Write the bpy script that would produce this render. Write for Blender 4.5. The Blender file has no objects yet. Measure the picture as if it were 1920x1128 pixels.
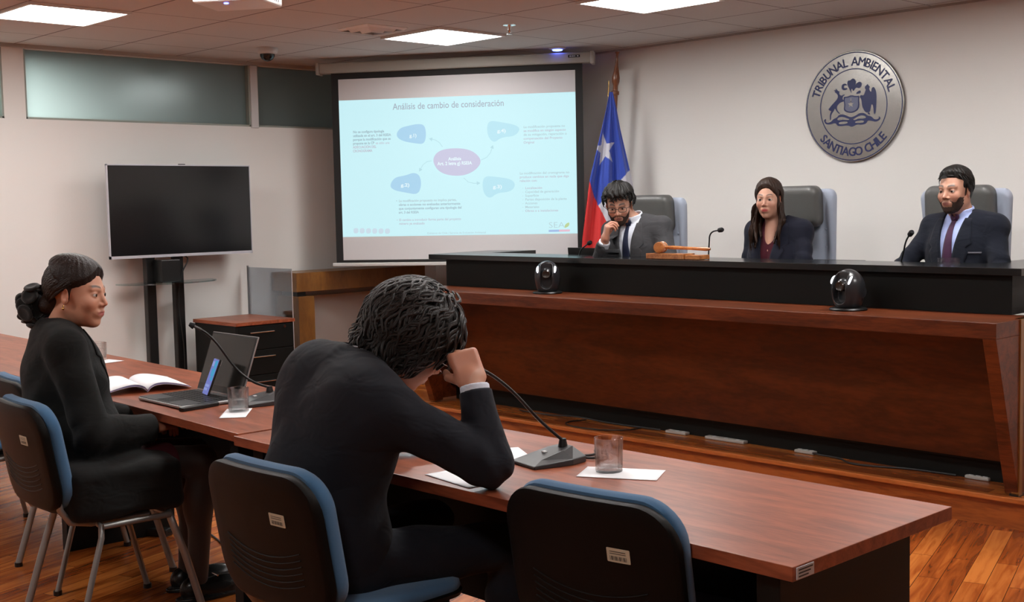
import bpy, math, random
import numpy as np
from mathutils import Vector, Matrix
PI = math.pi
random.seed(7)
scene = bpy.context.scene
C = scene.collection

# ------------------------------------------------------------------ camera, world, exposure
cam_data = bpy.data.cameras.new('camera')
cam_data.sensor_width = 36.0
cam_data.lens = 2296.07 / 1920 * 36.0
cam_data.clip_end = 60
cam = bpy.data.objects.new('camera', cam_data)
C.objects.link(cam)
cam.matrix_world = Matrix((
    (0.695049, -0.042091, 0.717729, 6.742302),
    (0.718683, 0.068482, -0.691957, -3.465926),
    (-0.020026, 0.996764, 0.077848, 1.510000),
    (0, 0, 0, 1)))
scene.camera = cam
scene.view_settings.view_transform = 'Standard'
scene.view_settings.look = 'None'
scene.view_settings.gamma = 1.0
scene.view_settings.use_curve_mapping = False
scene.view_settings.exposure = 0.0
world = bpy.data.worlds.new('world')
scene.world = world
world.use_nodes = True
world.node_tree.nodes['Background'].inputs[0].default_value = (0.8, 0.85, 1.0, 1)
world.node_tree.nodes['Background'].inputs[1].default_value = 0.05
try:
    scene.cycles.max_bounces = 8
    scene.cycles.diffuse_bounces = 4
    scene.cycles.transparent_max_bounces = 12
    scene.cycles.caustics_reflective = False
    scene.cycles.caustics_refractive = False
    scene.cycles.sample_clamp_indirect = 6.0
except Exception:
    pass
PANEL_STRENGTH = 29.5
ZC = 2.68          # ceiling height
TILE = 0.61

# ------------------------------------------------------------------ helpers
def lin(c):
    return tuple(((x / 255.0) / 12.92 if x / 255.0 <= 0.04045 else ((x / 255.0 + 0.055) / 1.055) ** 2.4) for x in c)

def new_mat(name):
    m = bpy.data.materials.new(name)
    m.use_nodes = True
    nt = m.node_tree
    return m, nt, nt.nodes['Principled BSDF']

def mat(name, col, rough=0.5, metal=0.0, spec=0.5, coat=0.0, bump=0.0, bscale=200.0, emit=0.0, var=0.0, vscale=6.0, sheen=0.0, trans=0.0, alpha=1.0, ior=1.45, aniso=0.0, stretch=None):
    m, nt, b = new_mat(name)
    b.inputs['Base Color'].default_value = (*col, 1)
    b.inputs['Roughness'].default_value = rough
    b.inputs['Metallic'].default_value = metal
    b.inputs['Specular IOR Level'].default_value = spec
    b.inputs['Coat Weight'].default_value = coat
    b.inputs['Coat Roughness'].default_value = 0.15
    b.inputs['Sheen Weight'].default_value = sheen
    b.inputs['Transmission Weight'].default_value = trans
    b.inputs['Alpha'].default_value = alpha
    b.inputs['IOR'].default_value = ior
    b.inputs['Anisotropic'].default_value = aniso
    if emit:
        b.inputs['Emission Color'].default_value = (*col, 1)
        b.inputs['Emission Strength'].default_value = emit
    if bump or var:
        tc = nt.nodes.new('ShaderNodeTexCoord')
        src = tc.outputs['Object']
        if stretch:
            mp = nt.nodes.new('ShaderNodeMapping')
            mp.inputs['Scale'].default_value = stretch
            nt.links.new(src, mp.inputs['Vector']); src = mp.outputs['Vector']
    if bump:
        n = nt.nodes.new('ShaderNodeTexNoise')
        n.inputs['Scale'].default_value = bscale
        n.inputs['Detail'].default_value = 4
        nt.links.new(src, n.inputs['Vector'])
        bp = nt.nodes.new('ShaderNodeBump')
        bp.inputs['Strength'].default_value = bump
        bp.inputs['Distance'].default_value = 0.002
        nt.links.new(n.outputs['Fac'], bp.inputs['Height'])
        nt.links.new(bp.outputs['Normal'], b.inputs['Normal'])
    if var:
        n2 = nt.nodes.new('ShaderNodeTexNoise')
        n2.inputs['Scale'].default_value = vscale
        n2.inputs['Detail'].default_value = 5
        nt.links.new(src, n2.inputs['Vector'])
        mx = nt.nodes.new('ShaderNodeMix'); mx.data_type = 'RGBA'
        mx.inputs[6].default_value = (*[max(0, c * (1 - var)) for c in col], 1)
        mx.inputs[7].default_value = (*[min(1, c * (1 + var)) for c in col], 1)
        nt.links.new(n2.outputs['Fac'], mx.inputs[0])
        nt.links.new(mx.outputs[2], b.inputs['Base Color'])
    return m

def wood(name, c1, c2, axis=(1, 12, 12), scale=2.0, rough=0.35, coat=0.2, fine=0.5, spec=0.5):
    m, nt, b = new_mat(name)
    N, L = nt.nodes, nt.links
    tc = N.new('ShaderNodeTexCoord')
    mp = N.new('ShaderNodeMapping'); mp.inputs['Scale'].default_value = axis
    L.new(tc.outputs['Object'], mp.inputs['Vector'])
    n1 = N.new('ShaderNodeTexNoise'); n1.inputs['Scale'].default_value = scale; n1.inputs['Detail'].default_value = 6; n1.inputs['Distortion'].default_value = 1.2
    n2 = N.new('ShaderNodeTexNoise'); n2.inputs['Scale'].default_value = scale * 9; n2.inputs['Detail'].default_value = 3
    L.new(mp.outputs[0], n1.inputs['Vector']); L.new(mp.outputs[0], n2.inputs['Vector'])
    ad = N.new('ShaderNodeMath'); ad.operation = 'MULTIPLY_ADD'; ad.inputs[1].default_value = fine
    L.new(n2.outputs['Fac'], ad.inputs[0]); L.new(n1.outputs['Fac'], ad.inputs[2])
    cr = N.new('ShaderNodeValToRGB')
    cr.color_ramp.elements[0].position = 0.42 + fine * .3; cr.color_ramp.elements[0].color = (*c1, 1)
    cr.color_ramp.elements[1].position = 0.68 + fine * .45; cr.color_ramp.elements[1].color = (*c2, 1)
    L.new(ad.outputs[0], cr.inputs[0]); L.new(cr.outputs[0], b.inputs['Base Color'])
    b.inputs['Roughness'].default_value = rough
    b.inputs['Specular IOR Level'].default_value = spec
    b.inputs['Coat Weight'].default_value = coat
    b.inputs['Coat Roughness'].default_value = 0.2
    bp = N.new('ShaderNodeBump'); bp.inputs['Strength'].default_value = 0.05; bp.inputs['Distance'].default_value = 0.001
    L.new(n2.outputs['Fac'], bp.inputs['Height']); L.new(bp.outputs[0], b.inputs['Normal'])
    return m

def rotz(a):
    c, s = math.cos(a), math.sin(a)
    return np.array([[c, -s, 0], [s, c, 0], [0, 0, 1.0]])

def frame_of(d):
    d = np.array(d, float); d /= np.linalg.norm(d)
    u = np.cross(d, [0, 0, 1.0])
    if np.linalg.norm(u) < 1e-4: u = np.array([1.0, 0, 0])
    u /= np.linalg.norm(u)
    return u, np.cross(u, d), d

class MB:
    def __init__(s): s.v = []; s.f = []
    def add(s, vs, fs):
        o = len(s.v); s.v += [tuple(map(float, p)) for p in vs]; s.f += [tuple(i + o for i in f) for f in fs]; return s
    def box(s, lo, hi, R=None, about=None):
        x0, y0, z0 = lo; x1, y1, z1 = hi
        vs = np.array([(x0, y0, z0), (x1, y0, z0), (x1, y1, z0), (x0, y1, z0), (x0, y0, z1), (x1, y0, z1), (x1, y1, z1), (x0, y1, z1)], float)
        if R is not None:
            a = np.array(about if about is not None else (0, 0, 0), float); vs = (vs - a) @ np.array(R).T + a
        return s.add(vs, [(0, 3, 2, 1), (4, 5, 6, 7), (0, 1, 5, 4), (1, 2, 6, 5), (2, 3, 7, 6), (3, 0, 4, 7)])
    def hexa(s, b4, t4):
        return s.add(list(b4) + list(t4), [(0, 3, 2, 1), (4, 5, 6, 7), (0, 1, 5, 4), (1, 2, 6, 5), (2, 3, 7, 6), (3, 0, 4, 7)])
    def tube(s, pts, r, n=12, flat=1.0, cap=True, up=None):
        pts = [np.array(p, float) for p in pts]; m = len(pts)
        rs = r if hasattr(r, '__len__') else [r] * m
        prev = None; vs = []
        for i, p in enumerate(pts):
            t = pts[min(i + 1, m - 1)] - pts[max(i - 1, 0)]; t /= (np.linalg.norm(t) + 1e-12)
            if prev is None:
                u = np.array(up, float) if up is not None else frame_of(t)[0]
            else: u = prev
            u = u - t * (u @ t); u /= (np.linalg.norm(u) + 1e-12); w = np.cross(t, u); prev = u
            for k in range(n):
                a = 2 * PI * k / n; vs.append(p + rs[i] * (math.cos(a) * u + flat * math.sin(a) * w))
        fs = [(i * n + k, i * n + (k + 1) % n, (i + 1) * n + (k + 1) % n, (i + 1) * n + k) for i in range(m - 1) for k in range(n)]
        if cap: fs += [tuple(range(n))[::-1], tuple((m - 1) * n + k for k in range(n))]
        return s.add(vs, fs)
    def cyl(s, a, b, r, r2=None, n=24): return s.tube([a, b], [r, r if r2 is None else r2], n)
    def lathe(s, prof, o=(0, 0, 0), n=32, axis=(0, 0, 1)):
        u, w, d = frame_of(axis) if tuple(axis) != (0, 0, 1) else (np.array([1., 0, 0]), np.array([0, 1., 0]), np.array([0, 0, 1.]))
        vs = []; o = np.array(o, float)
        for r, z in prof:
            for k in range(n):
                a = 2 * PI * k / n; vs.append(o + d * z + max(r, 1e-5) * (math.cos(a) * u + math.sin(a) * w))
        m = len(prof)
        fs = [(i * n + k, i * n + (k + 1) % n, (i + 1) * n + (k + 1) % n, (i + 1) * n + k) for i in range(m - 1) for k in range(n)]
        return s.add(vs, fs + [tuple(range(n))[::-1], tuple((m - 1) * n + k for k in range(n))])
    def prism(s, poly, fn, t):
        """poly: 2D points; fn(x, y, depth) -> 3D; t: (d0, d1)"""
        n = len(poly)
        vs = [fn(x, y, t[0]) for x, y in poly] + [fn(x, y, t[1]) for x, y in poly]
        fs = [tuple(range(n))[::-1], tuple(range(n, 2 * n))] + [(k, (k + 1) % n, n + (k + 1) % n, n + k) for k in range(n)]
        return s.add(vs, fs)
    def sphere(s, c, r, n=20, m=12, R=None):
        r = np.array(r if hasattr(r, '__len__') else (r, r, r), float); vs = []; c = np.array(c, float)
        for i in range(m + 1):
            th = PI * i / m
            for k in range(n):
                a = 2 * PI * k / n
                p = np.array([math.sin(th) * math.cos(a), math.sin(th) * math.sin(a), math.cos(th)]) * r
                if R is not None: p = R @ p
                vs.append(c + p)
        return s.add(vs, [(i * n + k, (i + 1) * n + k, (i + 1) * n + (k + 1) % n, i * n + (k + 1) % n) for i in range(m) for k in range(n)])
    def pad(s, w, h, r, prof, fn, n=8, rings=4, taper=0.0):
        """rounded-rect loops: prof = [(inset, depth)], fn(x, z, depth) -> 3D"""
        base = []
        for cx, cz, a0 in ((1, 1, 0), (-1, 1, 90), (-1, -1, 180), (1, -1, 270)):
            for k in range(n + 1):
                a = math.radians(a0 + 90 * k / n); base.append((cx, cz, math.cos(a), math.sin(a)))
            # extra points along the straight side
            nx = {0: (-1, 1), 90: (-1, -1), 180: (1, -1), 270: (1, 1)}[a0]
            for j in range(1, 6):
                t = j / 6; base.append((cx * (1 - t) + nx[0] * t, cz * (1 - t) + nx[1] * t, round(math.cos(math.radians(a0 + 90))), round(math.sin(math.radians(a0 + 90)))))
        loops = []
        for ins, dep in prof:
            loops.append([(cx * (w / 2 - r) + nx_ * (r - ins), cz * (h / 2 - r) + nz_ * (r - ins), dep) for cx, cz, nx_, nz_ in base])
        for end in (0, -1):
            L0 = loops[end]; add = []
            for q in range(1, rings):
                sc = 1 - q / rings; add.append([(x * sc, z * sc, d) for x, z, d in L0])
            if end == 0: loops = add[::-1] + loops
            else: loops = loops + add
        k = len(base); vs = []
        for L0 in loops:
            for x, z, d in L0:
                x2 = x * (1 - taper * (0.5 - z / h)); vs.append(fn(x2, z, d))
        fs = [(i * k + j, i * k + (j + 1) % k, (i + 1) * k + (j + 1) % k, (i + 1) * k + j) for i in range(len(loops) - 1) for j in range(k)]
        return s.add(vs, fs + [tuple(range(k))[::-1], tuple((len(loops) - 1) * k + j for j in range(k))])
    def build(s, name, m=None, parent=None, bevel=0, smooth=None, world=False, seg=2):
        me = bpy.data.meshes.new(name)
        off = np.zeros(3)
        if world and parent is not None:
            q = parent
            while q is not None: off = off + np.array(q.location); q = q.parent
        me.from_pydata([tuple(np.array(p) - off) for p in s.v] if off.any() else s.v, [], s.f)
        me.validate(); me.update()
        o = bpy.data.objects.new(name, me); C.objects.link(o)
        if parent is not None: o.parent = parent
        if m is not None: me.materials.append(m)
        if smooth:
            for p in me.polygons: p.use_smooth = True
            me.set_sharp_from_angle(angle=math.radians(smooth if smooth is not True else 40))
        import bmesh
        bm = bmesh.new(); bm.from_mesh(me); bmesh.ops.recalc_face_normals(bm, faces=bm.faces); bm.to_mesh(me); bm.free()
        if bevel:
            b = o.modifiers.new('bevel', 'BEVEL'); b.width = bevel; b.segments = seg; b.limit_method = 'ANGLE'; b.angle_limit = math.radians(40)
        return o

def thing(name, label, cat, loc=(0, 0, 0), rz=0.0, group=None):
    o = bpy.data.objects.new(name, None); C.objects.link(o)
    o.empty_display_size = 0.1
    o.location = loc; o.rotation_euler = (0, 0, rz)
    o['label'] = label; o['category'] = cat
    if group: o['group'] = group
    return o
def tag(o, label, cat, group=None):
    o['label'] = label; o['category'] = cat
    if group: o['group'] = group
    return o
def struct(o): o['kind'] = 'structure'; return o
def dup(root, loc, rz, label, parts_skip=()):
    def cp(o, parent):
        c = o.copy(); C.objects.link(c)
        if parent is not None: c.parent = parent
        for ch in list(o.children): cp(ch, c)
        return c
    r = cp(root, None); r.location = loc; r.rotation_euler = (0, 0, rz); r['label'] = label
    return r
def text_mesh(body, size, extrude=0.0, align='LEFT', bold=0.0, shear=0.0, font_space=1.0):
    cu = bpy.data.curves.new('lettering', 'FONT'); cu.body = body; cu.size = size; cu.extrude = extrude; cu.align_x = align; cu.offset = bold; cu.space_character = font_space
    cu.resolution_u = 3
    ob = bpy.data.objects.new('lettering', cu); C.objects.link(ob)
    bpy.context.view_layer.update()
    dg = bpy.context.evaluated_depsgraph_get()
    me = ob.evaluated_get(dg).to_mesh()
    vs = np.array([tuple(v.co) for v in me.vertices]).reshape(-1, 3); fs = [tuple(p.vertices) for p in me.polygons]
    bpy.data.objects.remove(ob); bpy.data.curves.remove(cu)
    return vs, fs

# ------------------------------------------------------------------ materials
M = {}
M['wall'] = mat('wall_paint', lin((229, 227, 223)), 0.85, bump=0.15, bscale=90)
M['trim'] = mat('trim_white', lin((205, 205, 205)), 0.5)
M['bench'] = wood('bench_mahogany', (0.060, 0.0125, 0.0033), (0.150, 0.033, 0.0078), (0.8, 6, 6), 2.2, 0.38, 0.05, spec=0.3)
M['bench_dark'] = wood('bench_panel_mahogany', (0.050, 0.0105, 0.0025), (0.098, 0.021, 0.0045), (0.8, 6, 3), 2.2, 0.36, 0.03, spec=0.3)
M['table'] = wood('table_cherry', (0.175, 0.043, 0.018), (0.330, 0.090, 0.040), (1.0, 7, 7), 2.4, 0.36, 0.08, fine=0.4, spec=0.4)
M['platform'] = wood('platform_wood', (0.19, 0.040, 0.007), (0.38, 0.098, 0.019), (1.2, 9, 9), 1.6, 0.3, 0.3)
M['nosing'] = wood('nosing_wood', (0.34, 0.090, 0.017), (0.52, 0.155, 0.035), (1.2, 9, 9), 1.8, 0.28, 0.3)
M['honey'] = wood('honey_wood', (0.155, 0.058, 0.010), (0.23, 0.095, 0.018), (3, 3, 1), 2.0, 0.35, 0.15)
M['black'] = mat('black_laminate', (0.0055, 0.0058, 0.0052), 0.5, spec=0.22, bump=0.05, bscale=500)
M['blacktop'] = mat('black_counter', (0.008, 0.009, 0.0095), 0.20, spec=0.6)
M['plastic'] = mat('black_plastic', (0.008, 0.008, 0.008), 0.35)
M['shell'] = mat('black_chair_shell', (0.0045, 0.004, 0.0035), 0.42, spec=0.15, bump=0.3, bscale=900)
M['blue'] = mat('blue_upholstery', (0.045, 0.135, 0.26), 0.9, bump=0.6, bscale=1500, sheen=0.25, var=0.1, vscale=300)
M['tube'] = mat('grey_painted_tube', (0.30, 0.30, 0.29), 0.38, metal=0.55)
M['chrome'] = mat('chrome', (0.75, 0.75, 0.75), 0.18, metal=1.0)
M['steel'] = mat('brushed_steel', (0.27, 0.262, 0.25), 0.24, metal=1.0, aniso=0.7, bump=0.12, bscale=30, stretch=(1, 1, 60))
M['navy'] = mat('navy_enamel', (0.012, 0.020, 0.095), 0.4)
M['white'] = mat('white_plastic', (0.62, 0.62, 0.62), 0.4)
M['white_bright'] = mat('white_gloss', (0.80, 0.80, 0.80), 0.3)
M['paper'] = mat('paper_white', (0.86, 0.86, 0.88), 0.8)
M['lilac'] = mat('paper_lilac_shade', (0.45, 0.42, 0.72), 0.8)
M['leather'] = mat('grey_leather', (0.085, 0.085, 0.082), 0.42, bump=0.5, bscale=260, coat=0.05)
M['pale'] = mat('pale_blue_fabric', (0.335, 0.375, 0.46), 0.85, bump=0.3, bscale=1200, sheen=0.2)
M['screenwhite'] = mat('projection_cloth', (0.60, 0.59, 0.60), 0.8)
M['tv'] = mat('television_glass', (0.006, 0.006, 0.007), 0.16, coat=0.3)
M['gavel'] = wood('gavel_wood', (0.30, 0.095, 0.025), (0.52, 0.20, 0.06), (3, 3, 3), 5, 0.25, 0.5)
M['polewood'] = wood('pole_wood', (0.16, 0.045, 0.014), (0.25, 0.085, 0.03), (4, 4, 1), 5, 0.3, 0.4)
M['brass'] = mat('brass', (0.80, 0.55, 0.20), 0.25, metal=1.0)
M['label'] = mat('sticker_cream', (0.50, 0.45, 0.33), 0.6)
M['labelgrey'] = mat('sticker_grey', (0.55, 0.57, 0.60), 0.5)
M['ink'] = mat('printed_ink', (0.05, 0.05, 0.05), 0.6)
M['cable'] = mat('black_cable', (0.012, 0.012, 0.012), 0.5)
M['bluelight'] = mat('blue_light', (0.10, 0.15, 1.0), 0.4, emit=9.0)

def glass_mat(name, col=(1, 1, 1), rough=0.0, ior=1.45, mixk=0.5):
    m, nt, b = new_mat(name)
    nt.nodes.remove(b)
    g = nt.nodes.new('ShaderNodeBsdfGlass'); g.inputs['Color'].default_value = (*col, 1); g.inputs['Roughness'].default_value = rough; g.inputs['IOR'].default_value = ior
    tr = nt.nodes.new('ShaderNodeBsdfTransparent'); tr.inputs[0].default_value = (0.97, 0.98, 0.98, 1)
    mx = nt.nodes.new('ShaderNodeMixShader'); mx.inputs[0].default_value = mixk
    nt.links.new(tr.outputs[0], mx.inputs[1]); nt.links.new(g.outputs[0], mx.inputs[2]); nt.links.new(mx.outputs[0], nt.nodes['Material Output'].inputs[0])
    return m
def pane_mat(name, col, refl=0.12, rough=0.02):
    m, nt, b = new_mat(name)
    nt.nodes.remove(b)
    t = nt.nodes.new('ShaderNodeBsdfTransparent'); t.inputs[0].default_value = (*col, 1)
    g = nt.nodes.new('ShaderNodeBsdfGlossy'); g.inputs['Roughness'].default_value = rough; g.inputs['Color'].default_value = (0.9, 0.95, 1, 1)
    fr = nt.nodes.new('ShaderNodeFresnel'); fr.inputs[0].default_value = 1.45
    ma = nt.nodes.new('ShaderNodeMath'); ma.operation = 'MULTIPLY_ADD'; ma.inputs[1].default_value = 0.7; ma.inputs[2].default_value = refl
    mx = nt.nodes.new('ShaderNodeMixShader')
    nt.links.new(fr.outputs[0], ma.inputs[0]); nt.links.new(ma.outputs[0], mx.inputs[0]); nt.links.new(t.outputs[0], mx.inputs[1]); nt.links.new(g.outputs[0], mx.inputs[2])
    nt.links.new(mx.outputs[0], nt.nodes['Material Output'].inputs[0])
    return m
M['glass'] = glass_mat('clear_glass')
M['water'] = glass_mat('water', (0.97, 0.99, 1.0), 0, 1.33)
M['acrylic'] = pane_mat('acrylic_sheet', (0.90, 0.91, 0.92), 0.05)
M['greenglass'] = pane_mat('shelf_glass', (0.72, 0.82, 0.80), 0.08)

# frosted clerestory glass
def frosted():
    m, nt, b = new_mat('frosted_teal_glass')
    N, L = nt.nodes, nt.links
    N.remove(b)
    tl = N.new('ShaderNodeBsdfTranslucent'); tl.inputs[0].default_value = (0.60, 0.65, 0.64, 1)
    df = N.new('ShaderNodeBsdfDiffuse'); df.inputs[0].default_value = (0.13, 0.145, 0.14, 1)
    gl = N.new('ShaderNodeBsdfGlossy'); gl.inputs['Roughness'].default_value = 0.22; gl.inputs['Color'].default_value = (0.7, 0.8, 0.8, 1)
    m1 = N.new('ShaderNodeMixShader'); m1.inputs[0].default_value = 0.28
    m2 = N.new('ShaderNodeMixShader'); m2.inputs[0].default_value = 0.07
    L.new(tl.outputs[0], m1.inputs[1]); L.new(df.outputs[0], m1.inputs[2]); L.new(m1.outputs[0], m2.inputs[1]); L.new(gl.outputs[0], m2.inputs[2])
    L.new(m2.outputs[0], N['Material Output'].inputs[0])
    return m
M['frosted'] = frosted()

def ceiling_mat():
    m, nt, b = new_mat('ceiling_tiles')
    N, L = nt.nodes, nt.links
    ge = N.new('ShaderNodeTexCoord')
    sx = N.new('ShaderNodeSeparateXYZ'); L.new(ge.outputs['Object'], sx.inputs[0])
    def edge(out, w, off=0.0):
        a = N.new('ShaderNodeMath'); a.operation = 'DIVIDE'; a.inputs[1].default_value = TILE; L.new(out, a.inputs[0])
        f = N.new('ShaderNodeMath'); f.operation = 'FRACT'; L.new(a.outputs[0], f.inputs[0])
        s = N.new('ShaderNodeMath'); s.operation = 'SUBTRACT'; s.inputs[1].default_value = 0.5; L.new(f.outputs[0], s.inputs[0])
        ab = N.new('ShaderNodeMath'); ab.operation = 'ABSOLUTE'; L.new(s.outputs[0], ab.inputs[0])
        g = N.new('ShaderNodeMath'); g.operation = 'GREATER_THAN'; g.inputs[1].default_value = 0.5 - w; L.new(ab.outputs[0], g.inputs[0])
        return g.outputs[0]
    e = N.new('ShaderNodeMath'); e.operation = 'MAXIMUM'
    L.new(edge(sx.outputs['X'], 0.0065), e.inputs[0]); L.new(edge(sx.outputs['Y'], 0.009), e.inputs[1])
    no = N.new('ShaderNodeTexNoise'); no.inputs['Scale'].default_value = 240; L.new(ge.outputs['Object'], no.inputs['Vector'])
    cr = N.new('ShaderNodeMix'); cr.data_type = 'RGBA'
    cr.inputs[6].default_value = (0.54, 0.505, 0.48, 1); cr.inputs[7].default_value = (0.66, 0.625, 0.60, 1); L.new(no.outputs['Fac'], cr.inputs[0])
    mx = N.new('ShaderNodeMix'); mx.data_type = 'RGBA'; mx.inputs[7].default_value = (0.17, 0.13, 0.12, 1)
    L.new(cr.outputs[2], mx.inputs[6]); L.new(e.outputs[0], mx.inputs[0]); L.new(mx.outputs[2], b.inputs['Base Color'])
    b.inputs['Roughness'].default_value = 0.95; b.inputs['Specular IOR Level'].default_value = 0.1
    return m
M['ceiling'] = ceiling_mat()

def floor_mat(name='parquet', ang=0.0, dark=1.0):
    """long parquet strips laid in running bond; ang turns the board direction"""
    m, nt, b = new_mat(name)
    N, L = nt.nodes, nt.links
    tc = N.new('ShaderNodeTexCoord')
    mp = N.new('ShaderNodeMapping'); mp.inputs['Rotation'].default_value = (0, 0, ang); L.new(tc.outputs['Object'], mp.inputs[0])
    br = N.new('ShaderNodeTexBrick'); br.offset = 0.37; br.offset_frequency = 2
    br.inputs['Scale'].default_value = 1.0; br.inputs['Brick Width'].default_value = 0.85; br.inputs['Row Height'].default_value = 0.085
    br.inputs['Mortar Size'].default_value = 0.0012; br.inputs['Mortar'].default_value = (0.03, 0.008, 0.002, 1)
    br.inputs['Color1'].default_value = (0, 0, 0, 1); br.inputs['Color2'].default_value = (1, 1, 1, 1); br.inputs['Bias'].default_value = 0.0
    L.new(mp.outputs[0], br.inputs['Vector'])
    st = N.new('ShaderNodeMapping'); st.inputs['Scale'].default_value = (1.5, 16, 1); L.new(mp.outputs[0], st.inputs[0])
    ad = N.new('ShaderNodeVectorMath'); ad.operation = 'ADD'; L.new(st.outputs[0], ad.inputs[0])
    sc = N.new('ShaderNodeVectorMath'); sc.operation = 'SCALE'; sc.inputs['Scale'].default_value = 30.0; L.new(br.outputs['Color'], sc.inputs[0]); L.new(sc.outputs[0], ad.inputs[1])
    n = N.new('ShaderNodeTexNoise'); n.inputs['Scale'].default_value = 2.2; n.inputs['Detail'].default_value = 6; n.inputs['Distortion'].default_value = 0.8; L.new(ad.outputs[0], n.inputs['Vector'])
    ma = N.new('ShaderNodeMath'); ma.operation = 'MULTIPLY_ADD'; ma.inputs[1].default_value = 0.45
    sp = N.new('ShaderNodeSeparateColor'); L.new(br.outputs['Color'], sp.inputs[0]); L.new(sp.outputs[0], ma.inputs[0]); L.new(n.outputs['Fac'], ma.inputs[2])
    cr = N.new('ShaderNodeValToRGB'); r = cr.color_ramp
    r.elements[0].position = 0.35; r.elements[0].color = (0.16 * dark, 0.030 * dark, 0.005 * dark, 1)
    r.elements[1].position = 1.0; r.elements[1].color = (0.56 * dark, 0.175 * dark, 0.034 * dark, 1)
    e = r.elements.new(0.68); e.color = (0.34 * dark, 0.080 * dark, 0.014 * dark, 1)
    L.new(ma.outputs[0], cr.inputs[0])
    mx = N.new('ShaderNodeMix'); mx.data_type = 'RGBA'; mx.inputs[7].default_value = (0.03, 0.008, 0.002, 1)
    L.new(cr.outputs[0], mx.inputs[6]); L.new(br.outputs['Fac'], mx.inputs[0]); L.new(mx.outputs[2], b.inputs['Base Color'])
    b.inputs['Roughness'].default_value = 0.27; b.inputs['Specular IOR Level'].default_value = 0.4; b.inputs['Coat Weight'].default_value = 0.12; b.inputs['Coat Roughness'].default_value = 0.18
    return m
M['floor'] = floor_mat('floor_parquet', ang=math.radians(-107))

# ------------------------------------------------------------------ room shell
XL, XR, YB, YF = -1.72, 9.6, 3.74, -6.8
struct(MB().box((XL - 3, YF, -0.06), (XR, YB + 0.2, 0)).build('floor', M['floor']))
struct(MB().box((XL - 3, YF, ZC), (XR, YB + 0.2, ZC + 0.06)).build('ceiling', M['ceiling']))
struct(MB().box((XL - 0.12, YB, 0), (XR, YB + 0.12, ZC)).build('wall_back', M['wall']))
struct(MB().box((XR, YF, 0), (XR + 0.12, YB, ZC)).build('wall_right', M['wall']))
struct(MB().box((XL, YF - 0.12, 0), (XR, YF, ZC)).build('wall_front', M['wall']))
wl = MB()
T = 0.12; ZW0, ZW1 = 2.172, 2.652
wl.box((XL - T, YF, 0), (XL, YB, ZW0)); wl.box((XL - T, YF, ZW1), (XL, YB, ZC))
wl.box((XL - T, -0.085, ZW0), (XL, 0.065, ZW1)); wl.box((XL - T, YF, ZW0), (XL, -3.0, ZW1))
struct(wl.build('wall_left', M['wall']))
for nm, y0, y1 in (('window_1', 0.065, 1.860), ('window_2', 1.925, 3.735), ('window_3', -3.0, -0.085)):
    w = MB().box((XL - 0.06, y0, ZW0 + 0.012), (XL - 0.05, y1, ZW1)).build(nm, M['frosted']); struct(w)
    fr = MB().box((XL - 0.075, y0, ZW0), (XL - 0.002, y1, ZW0 + 0.014)).box((XL - 0.075, y1 - 0.012, ZW0), (XL - 0.002, y1, ZW1)).box((XL - 0.075, y0, ZW0), (XL - 0.002, y0 + 0.012, ZW1))
    fr.build('window_frame', mat('sage_frame', (0.30, 0.33, 0.29), 0.5), w)
struct(MB().box((XL - 0.08, 1.860, ZW0 - 0.01), (XL + 0.012, 1.925, ZW1)).build('trim_1', M['trim'], bevel=0.003))
struct(MB().box((XL, YF, ZC - 0.024), (XL + 0.02, YB, ZC)).box((XL, YB - 0.02, ZC - 0.012), (XR, YB, ZC)).build('trim_2', mat('ceiling_angle', (0.42, 0.39, 0.35), 0.6)))
struct(MB().box((XL, YF, 0), (XL + 0.014, 1.9, 0.09)).build('baseboard_left', M['nosing']))
# corridor behind the clerestory
struct(MB().box((XL - 1.6, YF, 0), (XL - 1.5, YB, ZC)).box((XL - 1.5, YB, 0), (XL - T, YB + 0.1, ZC)).box((XL - 1.5, YF - 0.1, 0), (XL - T, YF, ZC)).build('wall_corridor', mat('corridor_paint', (0.24, 0.25, 0.25), 0.9)))
def area(name, loc, rot, sx, sy, power, col=(1, 1, 1)):
    l = bpy.data.lights.new(name, 'AREA'); l.shape = 'RECTANGLE'; l.size = sx; l.size_y = sy; l.energy = power; l.color = col
    o = bpy.data.objects.new(name, l); C.objects.link(o); o.location = loc; o.rotation_euler = rot
    return o
tag(area('corridor_lamp', (XL - 0.70, -0.25, ZC - 0.06), (0, 0, 0), 0.5, 0.8, 75, (0.92, 1.0, 0.98)), 'cool corridor ceiling lamp seen only as glow through the frosted glass', 'lamp')

# ------------------------------------------------------------------ ceiling fittings
M['diffuser'] = mat('light_diffuser', (1.0, 0.985, 0.965), 0.5, emit=PANEL_STRENGTH)
M['lampframe'] = mat('lamp_frame_white', (0.75, 0.72, 0.70), 0.4)
def panel_light(x, y, label):
    t = thing('ceiling_light', label, 'lamp', (x, y, ZC), 0, 'square ceiling light panels')
    a, b, z0, z1 = 0.305, 0.268, -0.016, 0.0
    f = MB()
    for s in (-1, 1):
        f.box((-a, s * a - (0.02 if s > 0 else 0), z0), (a, s * a + (0.02 if s < 0 else 0), z1))
        f.box((s * a - (0.02 if s > 0 else 0), -a + 0.02, z0), (s * a + (0.02 if s < 0 else 0), a - 0.02, z1))
    f.build('frame', M['lampframe'], t)
    MB().box((-0.283, -0.283, -0.012), (0.283, 0.283, -0.002)).build('diffuser', M['diffuser'], t, bevel=0.004)
    return t
T2 = TILE / 2
panel_light(T2, 3 * TILE + T2, 'square white ceiling light panel above the projection screen, beside the air vent')
panel_light(-T2, -T2, 'square white ceiling light panel at the left, above the television wall')
panel_light(3 * TILE + T2, 3 * TILE + T2, 'square white ceiling light panel cut by the top edge, above the bench')
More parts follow.
